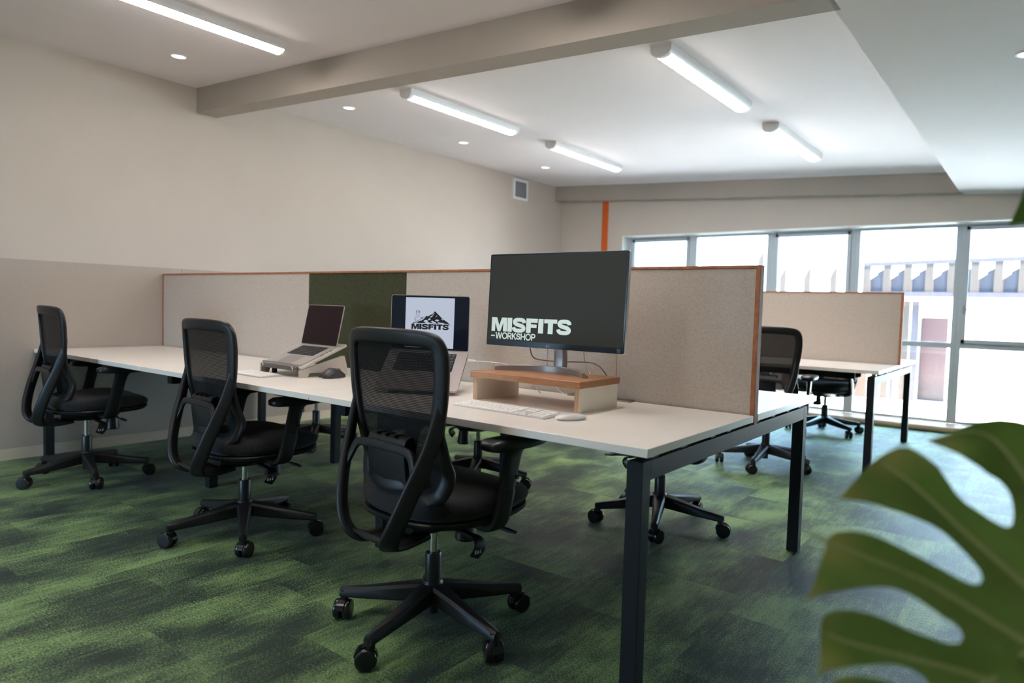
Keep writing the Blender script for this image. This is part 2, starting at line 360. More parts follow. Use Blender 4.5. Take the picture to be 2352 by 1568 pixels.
# windows: five lights of the far wall seen, one more beyond the frame, and the rear glazing
muls = [(.972, 1.022), (1.808, 1.899), (2.759, 2.853), (3.651, 3.741), (4.612, 4.696), (5.52, 5.61), (6.45, 6.54)]
YA, YBk = 6.47, 6.53
for i in range(6):
    xa = muls[i][0] if i == 0 else (muls[i][0] + muls[i][1]) / 2
    xb = muls[i + 1][1] if i == 5 else (muls[i + 1][0] + muls[i + 1][1]) / 2
    w = empty('window_%d' % (i + 1), ((xa + xb) / 2, YA, .06)); w['kind'] = 'structure'
    ox, oz = (xa + xb) / 2, .06
    xi, xo = muls[i][1], muls[i + 1][0]
    fr = MB(); B = lambda x0, x1, y0, y1, z0, z1, mb=fr: mb.box(x0 - ox, x1 - ox, y0 - YA, y1 - YA, z0 - oz, z1 - oz, bev=.002, seg=1)
    B(xa, xi, YA, YBk, .06, 2.047); B(xo, xb, YA, YBk, .06, 2.047)
    B(xi, xo, YA, YBk, 2.02, 2.047); B(xi, xo, YA, YBk, .06, .085); B(xi, xo, YA, YBk, .816, .868)
    fr.build('window_frame', 'whiteal', w)
    z0 = .868
    if i % 2 == 0:      # an opening sash
        sa = MB()
        for (a, b, c, d) in ((xi - .004, xi + .035, z0, 2.022), (xo - .035, xo + .004, z0, 2.022), (xi, xo, z0, z0 + .04), (xi, xo, 1.985, 2.022)):
            sa.box(a - ox, b - ox, -.022, .03, c - oz, d - oz, bev=.003, seg=1)
        s_ = sa.build('window_sash', 'whiteal', w)
        if i == 4:
            h = MB(); h.box(xi + .004 - ox, xi + .026 - ox, -.034, -.022, 1.16 - oz, 1.24 - oz, bev=.003); h.box(xi + .008 - ox, xi + .13 - ox, -.052, -.04, 1.195 - oz, 1.207 - oz, bev=.004); h.cyl((xi + .015 - ox, -.05, 1.2 - oz), (xi + .015 - ox, -.03, 1.2 - oz), .007)
            h.build('window_handle', 'grille', s_)
    g = MB()
    for a, b in ((.085, .816), (.868, 2.02)): g.box(xi - ox - .002, xo - ox + .002, .028, .034, a - oz, b - oz)
    g.build('window_pane', 'glass', w)
w = empty('window_9', (1.35, YR - .06, .3)); w['kind'] = 'structure'
fr = MB()
for x in (-.75, -.025, .70): fr.box(x, x + .05, -.03, .03, 0, 1.2)
fr.box(-.75, .75, -.03, .03, 0, .05); fr.box(-.75, .75, -.03, .03, 1.15, 1.2); fr.build('window_frame', 'whiteal', w)
MB().box(-.75, .75, -.003, .003, .05, 1.15).build('window_pane', 'glass', w)

struct('trim_8', MB().box(-14, 24, -30, YR - .15, -.35, -.14), 'rground')  # unseen dark ground, added to keep rear daylight off the beam
# batten lights on the sloping ceiling
def batten(x, y0, y1, label, group):
    t = empty('ceiling_light', (x, (y0 + y1) / 2, zc(x)), 0, label, 'ceiling light', group); t.rotation_euler = (0, math.atan(-SL), 0)
    L = (y1 - y0) / 2
    sec = lambda a: (.063 * math.cos(a), -.012 - .056 * abs(math.sin(a)) ** .75)
    A0 = math.radians(33)
    hb = MB(); hb.box(-.064, .064, -L, L, -.013, .003, bev=.003)
    for s_ in (1, -1):
        arc = [sec(A0 * k / 6) for k in range(7)]; arc = arc + [(px * .95, pz + .003) for px, pz in reversed(arc)]
        hb.rings([[Vector((s_ * px, y, pz)) for px, pz in arc] for y in (-L + .03, L - .03)])
    hb.build('housing', 'lightbody', t)
    arc = [(px * .985, pz + .001) for px, pz in [sec(A0 + (PI - 2 * A0) * k / 14) for k in range(15)]]
    MB().rings([[Vector((px, y, pz)) for px, pz in arc] for y in (-L + .035, L - .035)]).build('diffuser', 'lens', t)
    arc2 = [(px * 1.02, pz - .001) for px, pz in [sec(PI * k / 18) for k in range(19)]]
    for s_ in (-1, 1):
        MB().rings([[Vector((px * k, s_ * (L - .036 * q), -.012 + (pz + .012) * k)) for px, pz in arc2] for q, k in ((1, 1), (.15, 1), (0, .9))]).build('end_cap', 'lightbody', t)
    return t
GL = 'batten lights on the ceiling'
batten(1.60, -.46, .835, 'tubular batten light nearest the camera, at top left in front of the beam', GL)
batten(1.60, 1.84, 3.13, 'tubular batten light just beyond the beam, on the side of the left wall', GL)
batten(1.60, 3.69, 4.98, 'farther tubular batten light on the left, near the row of small downlights', GL)
batten(3.63, 1.815, 3.11, 'large bright tubular batten light just beyond the beam, right of centre', GL)
for yb_ in (-.46, -2.35): batten(3.63, yb_, yb_ + 1.295, 'unseen tubular batten light added overhead out of view to brighten the near desks', GL)  # lamps added out of view, extra light for desks and dividers
batten(1.60, -3.9, -2.605, 'unseen tubular batten light added beyond the left edge of the view', GL)  # another unseen lamp, added as fill for the near area
batten(3.63, 3.70, 4.97, 'farther tubular batten light on the right, closest to the windows', GL)
for i, (x, y) in enumerate(((.70, .63), (.715, 2.04), (.725, 3.445), (.738, 4.835), (5.25, 2.13))):
    z = zc(x) if x < SX else zb(x)
    lab = ['round recessed downlight in front of the beam, beside the left wall', 'round recessed downlight just beyond the beam along the left wall', 'round recessed downlight second beyond the beam along the left wall', 'smallest round recessed downlight, farthest along the left wall', 'round recessed downlight in the lowered ceiling at the right edge'][i]
    d = empty('downlight', (x, y, z), 0, lab, 'downlight', 'recessed downlights'); d.rotation_euler = (0, math.atan(-SL), 0)
    MB().lathe([(.042, -.002), (.044, -.006), (.052, -.005), (.054, 0), (.054, .01), (.042, .01)], n=36).build('trim_ring', 'white', d)
    MB().lathe([(.0001, -.003), (.043, -.003), (.043, .004), (.0001, .004)], n=36).build('lens', 'dlens', d)

v = empty('wall_vent', (0, 5.325, 2.586), 0, 'white framed square air vent high on the left wall near the corner', 'vent')
fr = MB()
for a in ((-.15, -.115, -.13, .13), (.115, .15, -.13, .13), (-.115, .115, .098, .13), (-.115, .115, -.13, -.098)): fr.box(0, .02, a[0], a[1], a[2], a[3], bev=.003)
fr.build('vent_frame', 'white', v)
gr = MB(); gr.box(.001, .004, -.116, .116, -.1, .1)
for k in range(22): gr.box(.004, .012, -.116, .116, -.097 + k * .0089, -.0925 + k * .0089)
gr.build('grille', 'grille', v, smooth=False)

# ------------------------------------------------------------------ outside, beyond the windows
struct('trim_7', MB().box(-14, 24, 6.5, 40, -.35, -.14), 'oground')
dy = 10.0
wb = empty('white_building', (5.6, dy + .5, -.14), 0, 'overexposed white building wall outside the right hand windows', 'building')
b_ = MB(); b_.box(-2.75, 6, 0, .3, 0, 1.6); b_.build('wall', 'owhite', wb)
MB().box(-1.75, -1.40, -.06, 0, -.02, 1.26, bev=.01).build('door', 'ored', wb)
db = empty('timber_railing', (4.9, dy, 1.44), 0, 'timber railing with pointed boards running above the white building', 'railing')
bb = MB(); bb.box(-1.8, 4.5, -.05, .05, -.02, .05); bb.build('bottom_rail', 'odark', db)
tr = MB(); tr.rings([[Vector((x, y, z)) for y, z in ((-.04, zz), (.04, zz), (.04, zz + .03), (-.04, zz + .06))] for x, zz in ((-1.8, .43), (4.5, .60))]); tr.build('top_rail', 'odark', db)
for k in range(13):
    x = -1.8 + k * .275
    MB().box(x, x + .10, -.03, .03, .05, .44 + (x + 1.8) * .027).build('baluster', 'owood', db)
    T = Matrix.Translation((x + .10, .02, .05)) @ Matrix.Rotation(PI / 2, 4, 'X')
    MB().prism([(0, 0), (.175, 0), (.175, .34), (.09, .29), (.09, .26), (0, .19)], -.008, .008, T).build('board', 'odark', db)
tf = MB()
for k in range(26): tf.box(-1.6 + k * .185, -1.6 + k * .185 + .178, dy + .06, dy + .085, -.14, 1.40, bev=.004)
tf.box(-1.6, 3.2, dy + .085, dy + .12, .2, .3); tf.box(-1.6, 3.2, dy + .085, dy + .12, 1.1, 1.2)
tag(tf.build('timber_fence', 'obrown'), 'warm brown timber fence outside, seen through the windows below the far bench', 'fence')
vb = empty('timber_screen', (3.3, dy + .2, -.14), 0, 'screen of vertical timber slats beside the red door', 'screen')
for k in range(9):
    x = -.55 + k * .125; MB().box(x, x + (.095 if k % 3 else .05), -.02, .02, 0, 1.5).build('slat', 'owood' if k % 2 else 'odark', vb)
for k, (x, zt) in enumerate(((1.54, 2.15), (1.91, 1.87), (2.29, 1.87), (2.68, 1.88))):
    p = MB(); T = Matrix.Translation((x, dy, -.14)) @ Matrix.Rotation(PI / 2, 4, 'X')
    p.prism([(-.045, 0), (.05, 0), (.05, zt + .14), (.03, zt + .12), (-.02, zt + .03), (-.045, zt - .04)], -.05, .05, T)
    tag(p.build('timber_post', 'owood'), ['tallest pointed timber post outside, above the corner of the desk divider', 'pale pointed timber post outside, leftmost behind the far divider', 'pale pointed timber post outside, middle one behind the far divider', 'pale pointed timber post outside, nearest to the railing'][k], 'post', 'timber posts outside')

# ------------------------------------------------------------------ benches and dividers
def bench(x0, x1, y0, seams, label, felts, dlabel, dz):
    b = empty('bench_desk', (x0, y0, 0), 0, label, 'desk')
    D = 1.719; L = x1 - x0; xs = [0] + [s - x0 for s in seams] + [L]
    for ya, yb in ((0, .845), (.897, D)):
        for k in range(len(xs) - 1):
            t = MB(); t.box(xs[k] + .0008, xs[k + 1] - .0008, ya, yb, .705, .73, bev=.0012, seg=1)
            t.build('tabletop', 'top', b)
    def frame(x, ya, yb, ls):
        f = MB(); inset = len(ls) and ls[0] != ya; f.box(x, x + .05, ya if inset else ya + .0515, yb if inset else yb - .0515, .625, .682, bev=.003)
        for q in (.12, .32, .55, .70, 1.0, 1.2, 1.4, 1.58):
            if ya < q < yb: f.box(x + .012, x + .04, q, q + .035, .682, .705, mi=1)
        o = f.build('leg_frame', ['steel', 'dgrey'], b)
        for q in ls:
            l = MB(); l.box(x, x + .05, q, q + .052, .004, .6245 if inset else .682, bev=.003); l.box(x + .004, x + .046, q + .004, q + .048, 0, .006, mi=1)
            l.build('leg', ['steel', 'blk2'], o)
    frame(L - .081, .035, D - .035, (.035, D - .087)); frame(.05, .035, D - .035, (.035, D - .087))
    for s in seams: frame(s - x0 - .02, .16, D - .16, (.38, D - .45))
    r = MB()
    for y in (.40, .66, 1.0, 1.28): r.box(.1, L - .08, y, y + .04, .678, .7045)
    r.build('rail', 'steel', b)
    tr = MB(); tr.box(.3, L - .3, .74, .98, .60, .605); tr.box(.3, L - .3, .74, .745, .60, .66); tr.box(.3, L - .3, .975, .98, .60, .66); tr.build('cable_tray', 'steel', b)
    d = empty('desk_divider', (x0, y0 + .852, .706), 0, dlabel, 'divider')
    H = dz - .706
    for xa, xb, mk in felts: MB().box(xa - x0 + .0007, min(xb - x0 - .0007, L - .0185), .003, .031, .0, H - .0112, bev=.001, seg=1).build('felt_panel', mk, d)
    f = MB(); f.box(0, L, -.001, .036, H - .011, H, bev=.001, seg=1); f.build('top_edging', 'timber', d)
    f = MB(); f.box(L - .018, L, -.001, .036, -.012, H - .009, bev=.001, seg=1); f.build('end_edging', 'timber', d)
    f = MB(); f.box(0, .008, -.001, .036, .026, H - .009); f.build('end_edging', 'timber', d)
    return b
bench(.02, 4.546, 0, (1.557, 3.044), 'long white bench desk in the foreground, back to back and ending in charcoal legs', [(.028, 1.849, 'felt'), (1.849, 2.693, 'feltg'), (2.693, 3.965, 'felt'), (3.965, 4.534, 'felt')],
      'long beige felt divider with a dark green section along the foreground bench', 1.2797)
bench(.02, 4.47, 3.655, (1.5, 2.98), 'white bench desk in the background close to the windows', [(.028, 1.5, 'felt'), (1.5, 2.98, 'felt'), (2.98, 4.458, 'felt')],
      'plain beige felt divider with timber edging on the far bench by the windows', 1.305)

# ------------------------------------------------------------------ office chairs
def half_outline():
    return [(0, 1.010), (.10, 1.009), (.185, 1.003), (.226, .985), (.246, .945), (.249, .88), (.242, .80), (.231, .74), (.222, .69), (.223, .63), (.229, .575), (.227, .53), (.203, .483), (.155, .457), (.09, .445)]
YPROF = [(.43, -.172), (.45, -.155), (.50, -.125), (.565, -.117), (.63, -.137), (.70, -.158), (.75, -.165), (.85, -.172), (.93, -.178), (1.02, -.188)]
def yprof(z):
    for (a, ya), (b, yb) in zip(YPROF, YPROF[1:]):
        if z <= b: t = max(0, (z - a) / (b - a)); t = t * t * (3 - 2 * t) * .5 + t * .5; return ya + (yb - ya) * t
    return YPROF[-1][1]
def ysurf(x, z): return yprof(z) - .034 * (1 - (x / .235) ** 2)
def nsurf(x, z):
    h = .004; return Vector((-(ysurf(x + h, z) - ysurf(x - h, z)) / (2 * h), 1, -(ysurf(x, z + h) - ysurf(x, z - h)) / (2 * h))).normalized()
def make_chair():
    root = empty('office_chair', (0, 0, 0))
    # star base and casters
    b = MB()
    b.lathe([(.0001, .088), (.030, .088), (.040, .10), (.042, .13), (.036, .158), (.031, .168), (.0001, .168)], n=24)
    cast = []
    for k in range(5):
        a = math.radians(72 * k); c, s = math.cos(a), math.sin(a); T = Matrix.Rotation(a, 4, 'Z')
        rings = []
        for r, w1, w2, zt, zbm in ((.02, .034, .030, .160, .095), (.06, .032, .030, .155, .094), (.12, .026, .026, .143, .088), (.22, .021, .021, .124, .080), (.313, .017, .018, .110, .075), (.334, .015, .016, .106, .075)):
            ring = [(r, -w2, zbm + .006), (r, -w2 + .005, zbm), (r, w2 - .005, zbm), (r, w2, zbm + .006), (r, w1, zt - .012), (r, w1 - .008, zt - .002), (r, 0, zt), (r, -w1 + .008, zt - .002), (r, -w1, zt - .012)]
            rings.append([T @ Vector(p) for p in ring])
        b.rings(rings)
        b.cyl((.32 * c, .32 * s, .06), (.32 * c, .32 * s, .10), .0145, .017, n=16)
        cast.append((.32 * c, .32 * s, a))
    base = b.build('star_base', 'blk', root)
    w = MB()
    for s_ in (-1, 1):
        prof = [(.0001, .004), (.026, .004), (.032, .006), (.034, .010), (.034, .024), (.031, .028), (.022, .029), (.0001, .028)]
        w.rings([[Vector((.013 + r * math.cos(t * PI / 14), s_ * y, .034 + r * math.sin(t * PI / 14))) for t in range(28)] for r, y in prof])
    w.rings([[Vector((.013 + rr * math.cos(a) * 1, yy, .034 + rr * math.sin(a))) for rr, yy in ((.0375, -.011), (.0375, .011), (.033, .011), (.033, -.011))] for a in [PI * (.05 + .9 * k / 12) for k in range(13)]])
    w.cyl((0, 0, .05), (0, 0, .075), .011, n=14)
    c0 = w.build('caster', 'caster', base)
    swv = [20, 200, 95, 310, 150]
    for k, (x, y, a) in enumerate(cast):
        c = c0 if k == 0 else c0.copy()
        if k: COL.objects.link(c)
        c.parent = base; c.location = (x, y, 0); c.rotation_euler = (0, 0, a + math.radians(swv[k]))
    MB().lathe([(.0001, .055), (.021, .055), (.021, .10), (.028, .15), (.028, .256), (.025, .262), (.0001, .262)], n=24).build('column_sleeve', 'blk2', root)
    MB().lathe([(.0001, .20), (.0145, .20), (.0145, .36), (.0001, .36)], n=20).build('gas_lift', 'chrome', root)
    # mechanism and levers
    mm = MB(); mm.rings([[Vector((sx * w_, y, z)) for sx, z in ((-1, .392), (1, .392), (1, z0 + .012), (.8, z0), (-.8, z0), (-1, z0 + .012))] for y, w_, z0 in ((-.15, .07, .35), (-.06, .075, .335), (.05, .075, .33), (.15, .06, .345), (.18, .05, .365))])
    mech = mm.build('tilt_mechanism', 'blk2', root)
    MB().lathe([(.0001, .262), (.036, .262), (.040, .268), (.034, .31), (.030, .345), (.0001, .345)], c=(.015, .135, 0), n=24).build('tension_knob', 'blk2', mech)
    pl = MB(); pl.ribbon([(.06, .01, .352), (.12, .02, .34), (.17, .035, .327)], [(0, 0, 1)] * 3, .03, .012)
    pl.ribbon([(.160, .034, .332), (.186, .034, .322), (.196, .026, .300), (.186, .012, .272)], [(.4, 0, .9), (.9, 0, .5), (1, 0, -.1), (1, 0, -.35)], [.03, .046, .052, .05], .008)
    for k in range(3): pl.box(.1975, .1995, .004 + k * .011, .009 + k * .011, .286, .303, mi=1)
    pl.build('paddle_lever', ['blk', 'mark'], mech)
    rl = MB(); rl.cyl((.05, .10, .362), (.20, .125, .348), .0045, n=10); rl.ribbon([(.19, .123, .349), (.22, .128, .346), (.255, .134, .343)], [(0, 0, 1)] * 3, [.012, .02, .017], [.009, .012, .008])
    rl.build('height_lever', 'blk2', mech)
    # seat
    st = MB(); rings = []
    NU = 40
    def plan(a, k):
        c, s = math.cos(a), math.sin(a); e = .62
        x = .248 * math.copysign(abs(c) ** e, c) * k; y = .05 + .264 * math.copysign(abs(s) ** e, s) * k
        if y > .1: x *= 1 - .08 * ((y - .1) / .21) ** 2
        if y < -.05: x *= 1 - .13 * ((-.05 - y) / .16) ** 1.5
        return x, y
    def ztop(x, y):
        z = .492 + .22 * x * x - .04 * math.exp(-((y + .05) / .12) ** 2) * .35
        if y > .08: z -= .022 * ((y - .08) / .2) ** 2.4
        if y < -.10: z += .10 * (-.10 - y)
        return z
    def zbot(y): return .402 + (.003 * ((y - .05) / .2) if y > .05 else 0)
    levels = [('t', k) for k in (.02, .3, .55, .72, .84, .92, .965, .99)] + [('m', 1.0)] + [('b', k) for k in (.99, .965, .9, .5, .02)]
    for kind, k in levels:
        ring = []
        for i in range(NU):
            a = 2 * PI * i / NU; x, y = plan(a, k); xe, ye = plan(a, 1.0)
            zm = (ztop(xe, ye) * .5 + zbot(ye) * .5)
            if kind == 't': z = zm + (ztop(x, y) - zm) * (1 - k ** 8) ** .5
            elif kind == 'm': z = zm
            else: z = zbot(ye) + (zm - zbot(ye)) * (1 - min(1, (1 - k ** 8)) ** .5)
            ring.append(Vector((x, y, z)))
        rings.append(ring)
    st.rings(rings); seat = st.build('seat', 'fabric', root, angle=60)
    sp_ = MB(); rings = []
    for k, dz in ((.02, -.022), (.7, -.022), (.93, -.012), (.975, -.002), (.985, .006), (.97, .010), (.9, .008), (.02, .008)):
        rings.append([Vector((*plan(2 * PI * i / NU, k), zbot(plan(2 * PI * i / NU, 1)[1]) + dz)) for i in range(NU)])
    sp_.rings(rings); sp_.build('seat_pan', 'blk', root)
    # back frame
    hf = half_outline(); out = hf + [(0, .442)] + [(-x, z) for x, z in reversed(hf[1:])]
    P2 = spline([(x, z, 0) for x, z in out], 4, True)
    n = len(P2); cl = []
    for i in range(n):
        t = tangent(P2, i, True); q = P2[i] + Vector((t.y, -t.x, 0)) * .025
        if (q.x ** 2 + (q.y - .72) ** 2) > (P2[i].x ** 2 + (P2[i].y - .72) ** 2): q = P2[i] - Vector((t.y, -t.x, 0)) * .025
        cl.append(q)
    cl = cl[::2]
    bf = MB(); bf.ribbon([(p.x, ysurf(p.x, p.y), p.y) for p in cl], [nsurf(p.x, p.y) for p in cl], .05, .024, closed=True, sub=2, n=14)
    def loopside(s):
        pts = [(.219, -.166, .83), (.217, -.174, .765), (.213, -.186, .71), (.205, -.203, .645), (.190, -.228, .575), (.169, -.253, .50), (.145, -.270, .43), (.118, -.274, .378), (.092, -.260, .345), (.076, -.222, .331), (.070, -.165, .330), (.066, -.09, .338)]
        nd = [(.5, -.9, 0), (.7, -.75, 0), (.8, -.65, 0), (.85, -.55, 0), (.85, -.55, -.05), (.8, -.6, -.1), (.7, -.6, -.3), (.55, -.55, -.6), (.35, -.4, -.85), (.15, -.15, -1), (0, 0, -1), (0, 0, -1)]
        bf.ribbon([(s * x, y, z) for x, y, z in pts], [(s * x, y, z) for x, y, z in nd], [.028, .036, .044, .05, .054, .056, .058, .06, .06, .056, .05, .045], [.016, .02, .024, .026, .027, .027, .027, .026, .025, .024, .024, .024])
    loopside(1); loopside(-1)
    bf.ribbon([(0, -.272, .362), (0, -.252, .343), (0, -.21, .333), (0, -.10, .338)], [(0, -.8, -.5), (0, -.5, -.8), (0, 0, -1), (0, 0, -1)], [.17, .15, .13, .12], .014)
    frame = bf.build('back_frame', 'blk', root, angle=50)
    ms = MB(); NX, NZ = 16, 34; vs = []
    half = sorted([(p.y, abs(p.x)) for p in cl if p.x >= -1e-6])
    def hw(z):
        best = 0
        for (a, xa), (b, xb) in zip(half, half[1:]):
            if a <= z <= b: return xa + (xb - xa) * ((z - a) / max(1e-6, b - a))
        return half[0][1] if z < half[0][0] else half[-1][1]
    zs = [.466 + (.986 - .466) * k / NZ for k in range(NZ + 1)]
    for z in zs:
        h = max(hw(z), .02)
        for k in range(NX + 1):
            x = h * (2 * k / NX - 1); vs.append((x, ysurf(x, z) + .003, z))
    ms.add(vs, [(i * (NX + 1) + k, i * (NX + 1) + k + 1, (i + 1) * (NX + 1) + k + 1, (i + 1) * (NX + 1) + k) for i in range(NZ) for k in range(NX)])
    ms.build('back_mesh', 'mesh', root)
    # lumbar support
    lp = MB(); prof = [(-.150, .655), (-.165, .668), (-.185, .672), (-.203, .664), (-.211, .645), (-.209, .60), (-.203, .55), (-.198, .515)]
    seg = []
    for x in (-.094, -.05, 0, .05, .094):
        ring = [Vector((x, y - .006 * (1 - (x / .094) ** 2), z)) for y, z in prof] + [Vector((x, y + .007 - .006 * (1 - (x / .094) ** 2), z - .004)) for y, z in reversed(prof)]
        seg.append(ring)
    lp.rings(seg)
    for x in (-.045, 0, .045): lp.box(x - .003, x + .003, -.213, -.172, .6675, .675, mi=1)
    lp.ribbon([(-.12, -.178, .535), (-.07, -.20, .521), (0, -.209, .516), (.07, -.20, .521), (.12, -.178, .535)], [(0, -1, .1)] * 5, .034, .01)
    lum = lp.build('lumbar_support', ['blk', 'caster'], root)
    MB().ribbon([(-.176, -.240, .545), (-.160, -.228, .59), (-.138, -.222, .626), (-.10, -.221, .636), (0, -.222, .638), (.10, -.221, .636), (.138, -.222, .626), (.160, -.228, .59), (.176, -.240, .545)], [(0, -1, .1)] * 9, [.022, .025, .028, .028, .028, .028, .028, .025, .022], .014).build('lumbar_bar', 'blk', lum)
    # arms
    for s in (-1, 1):
        ar = MB(); ar.ribbon([(s * .09, .05, .385), (s * .16, .05, .376), (s * .215, .052, .372), (s * .245, .055, .386), (s * .256, .062, .42), (s * .258, .082, .50)], [(0, 0, -1), (0, 0, -1), (s * .2, 0, -1), (s * .8, 0, -.6), (s, 0, -.1), (s, 0, 0)], [.06, .064, .066, .068, .07, .068], .03)
        ar.ribbon([(s * .258, .07, .45), (s * .258, .09, .54), (s * .258, .108, .615), (s * .256, .115, .64)], [(s, 0, 0)] * 4, [.062, .064, .07, .10], [.026, .026, .028, .034])
        ar.cyl((s * .268, .112, .535), (s * .277, .112, .535), .007, n=12)
        arm = ar.build('armrest', 'blk', root)
        pd = MB(); rings = []
        for t, ww, zt, zz in ((-.018, .036, .652, .640), (-.010, .068, .660, .632), (.012, .090, .667, .628), (.08, .098, .668, .626), (.16, .098, .667, .627), (.22, .088, .663, .632), (.252, .060, .658, .639), (.262, .028, .654, .645)):
            y = t; h = (zt - zz) / 2; zm = (zt + zz) / 2
            rings.append([Vector((s * .256 + ww / 2 * math.copysign(abs(math.cos(a)) ** .5, math.cos(a)), y, zm + h * math.copysign(abs(math.sin(a)) ** .6, math.sin(a)))) for a in [2 * PI * k / 20 for k in range(20)]])
        pd.rings(rings); pd.build('arm_pad', 'blk2', arm, angle=50)
    return root
chair = make_chair()
# x, y, yaw (deg), base angle (deg, world), label
CH = [(3.765, -.008, -5.2, 63, .018, 'black mesh office chair nearest the camera, in front of the riser with the large monitor'),
      (2.445, .085, -3.6, 40, .004, 'black mesh office chair at the middle near desk, by the open silver laptop'),
      (.85, .01, -5.2, 59, .026, 'black mesh office chair farthest left, at the near desk against the felt wall'),
      (3.835, 1.592, 178, 4, 0, 'black mesh office chair behind the big monitor, its wheels seen beyond the near desk leg'),
      (2.60, 1.585, 185, 12, 0, 'black mesh office chair seen under the desk, behind the one nearest the camera'),
      (.95, 1.585, 176, 28, 0, 'black mesh office chair mostly hidden behind the desk, close to the left wall'),
      (3.80, 3.40, 5, 58, .01, 'black mesh office chair between the two benches, its back turned at the far desk'),
      (3.75, 5.275, 170, 36, .01, 'office chair with bluish lit seat on the window side of the far bench')]
prev = chair
for i, (x, y, yaw, ba, lift, lab) in enumerate(CH):
    c = chair if i == 0 else copy_tree(chair)
    c.location = (x, y, 0); c.rotation_euler = (0, 0, math.radians(yaw)); tag(c, lab, 'office chair', 'black mesh office chairs at the benches')
    for ch in c.children:
        if not ch.name.startswith(('star_base', 'column')): ch.location.z = lift
        if ch.name.startswith('star_base'): ch.rotation_euler = (0, 0, math.radians(ba - yaw))

# ------------------------------------------------------------------ lettering
def glyphS(T, x, y, w, h, th, mb, mi):
    P = [(.90, .66), (.86, .78), (.74, .85), (.5, .87), (.28, .85), (.16, .77), (.16, .66), (.27, .57), (.5, .505), (.74, .44), (.86, .35), (.86, .23), (.73, .15), (.5, .13), (.25, .15), (.12, .23), (.08, .35)]
    P = [(p.x, p.y) for p in spline([(a, b, 0) for a, b in P], 3)]
    mb.stroke([(x + a * w, y + b * h) for a, b in P], th * h, T, 0, mi, ax=1.15)
HEAVY = {'M': [(0, 0), (0, 1), (.34, 1), (.5, .42), (.66, 1), (1, 1), (1, 0), (.76, 0), (.76, .62), (.59, 0), (.41, 0), (.24, .62), (.24, 0)],
         'I': [(0, 0), (0, 1), (1, 1), (1, 0)], 'F': [(0, 0), (0, 1), (1, 1), (1, .72), (.42, .72), (.42, .60), (.92, .60), (.92, .36), (.42, .36), (.42, 0)],
         'T': [(0, 1), (1, 1), (1, .72), (.69, .72), (.69, 0), (.31, 0), (.31, .72), (0, .72)]}
MIS = [('M', 0, .206), ('I', .213, .273), ('S', .282, .447), ('F', .457, .600), ('I', .610, .672), ('T', .680, .838), ('S', .842, 1.0)]
def misfits(mb, T, x, y, w, h, mi, th=.27):
    for g, a, b in MIS:
        if g == 'S': glyphS(T, x + a * w, y - .02 * h, (b - a) * w, h * 1.04, th, mb, mi)
        else: mb.flat([(x + (a + p * (b - a)) * w, y + q * h) for p, q in reversed(HEAVY[g])], T, 0, mi)
def ell(cx, cy, rx, ry, a0=0, a1=360, n=20): return [(cx + rx * math.cos(math.radians(a0 + (a1 - a0) * k / n)), cy + ry * math.sin(math.radians(a0 + (a1 - a0) * k / n))) for k in range(n + 1)]
def light_text(mb, T, txt, x, y, h, th, mi, adv):
    G = {'W': (1.25, [[(.07, 1), (.33, 0)], [(.33, 0), (.62, .98)], [(.63, .98), (.92, 0)], [(.92, 0), (1.18, 1)]]), 'O': (1.0, [ell(.5, .5, .44, .44)]), 'R': (.8, [[(.1, 0), (.1, 1)], [(.1, .93), (.5, .93), (.66, .86), (.7, .72), (.66, .56), (.5, .48), (.1, .48)], [(.42, .48), (.74, 0)]]),
         'K': (.8, [[(.1, 0), (.1, 1)], [(.72, 1), (.12, .38)], [(.32, .58), (.76, 0)]]), 'S': (.78, None), 'H': (.86, [[(.1, 0), (.1, 1)], [(.76, 0), (.76, 1)], [(.1, .5), (.76, .5)]]),
         'P': (.76, [[(.1, 0), (.1, 1)], [(.1, .93), (.48, .93), (.64, .86), (.68, .70), (.64, .52), (.48, .45), (.1, .45)]]), 'L': (.66, [[(.1, 1), (.1, .06), (.6, .06)]]), 'G': (.9, [ell(.48, .5, .40, .44, 40, 355, 18), [(.5, .46), (.9, .46)]]), '-': (.85, [[(0, .45), (.75, .45)]])}
    for ch in txt:
        w, st = G[ch]
        if st is None: glyphS(T, x, y, w * h * adv, h, th, mb, mi)
        else:
            for s in st: mb.stroke([(x + a * h * adv, y + b * h) for a, b in s], th * h, T, 0, mi)
        x += (w + .06) * h * adv
    return x

# ------------------------------------------------------------------ riser and monitor
ZT = .73
rz = empty('monitor_riser', (3.83, .515, ZT), 0, 'small timber topped riser with white ply legs under the monitor', 'monitor stand')
t = MB(); bm = bmesh.new(); bmesh.ops.create_grid(bm, x_segments=30, y_segments=10, size=.5)
t.box(-.255, .258, -.14, .15, .090, .115, bev=.0015, seg=1); t.build('riser_top', 'rtop', rz); bm.free()
for x0 in (-.247, .230):
    l = MB(); l.box(x0, x0 + .021, -.128, .145, 0, .09); o = l.build('riser_leg', ['rwhite', 'ply'], rz, smooth=False)
    for p in o.data.polygons:
        if abs(p.normal.y) > .9: p.material_index = 1
mon = empty('monitor', (3.8675, .505, ZT + .115), 0, 'large black screened monitor with white lettering standing on the timber riser', 'monitor')
BL = Vector((3.5475, .505, .944)) - mon.location; MX = Vector((.64, 0, 0)); MY = Vector((0, .015, .373))
TM = frameT(BL, MX, MY); W_, H_ = .64, MY.length
def rrect(x0, x1, y0, y1, r, n=5):
    out = []
    for cx, cy, a0 in ((x1 - r, y0 + r, -90), (x1 - r, y1 - r, 0), (x0 + r, y1 - r, 90), (x0 + r, y0 + r, 180)):
        out += [(cx + r * math.cos(math.radians(a0 + 90 * k / n)), cy + r * math.sin(math.radians(a0 + 90 * k / n))) for k in range(n + 1)]
    return out
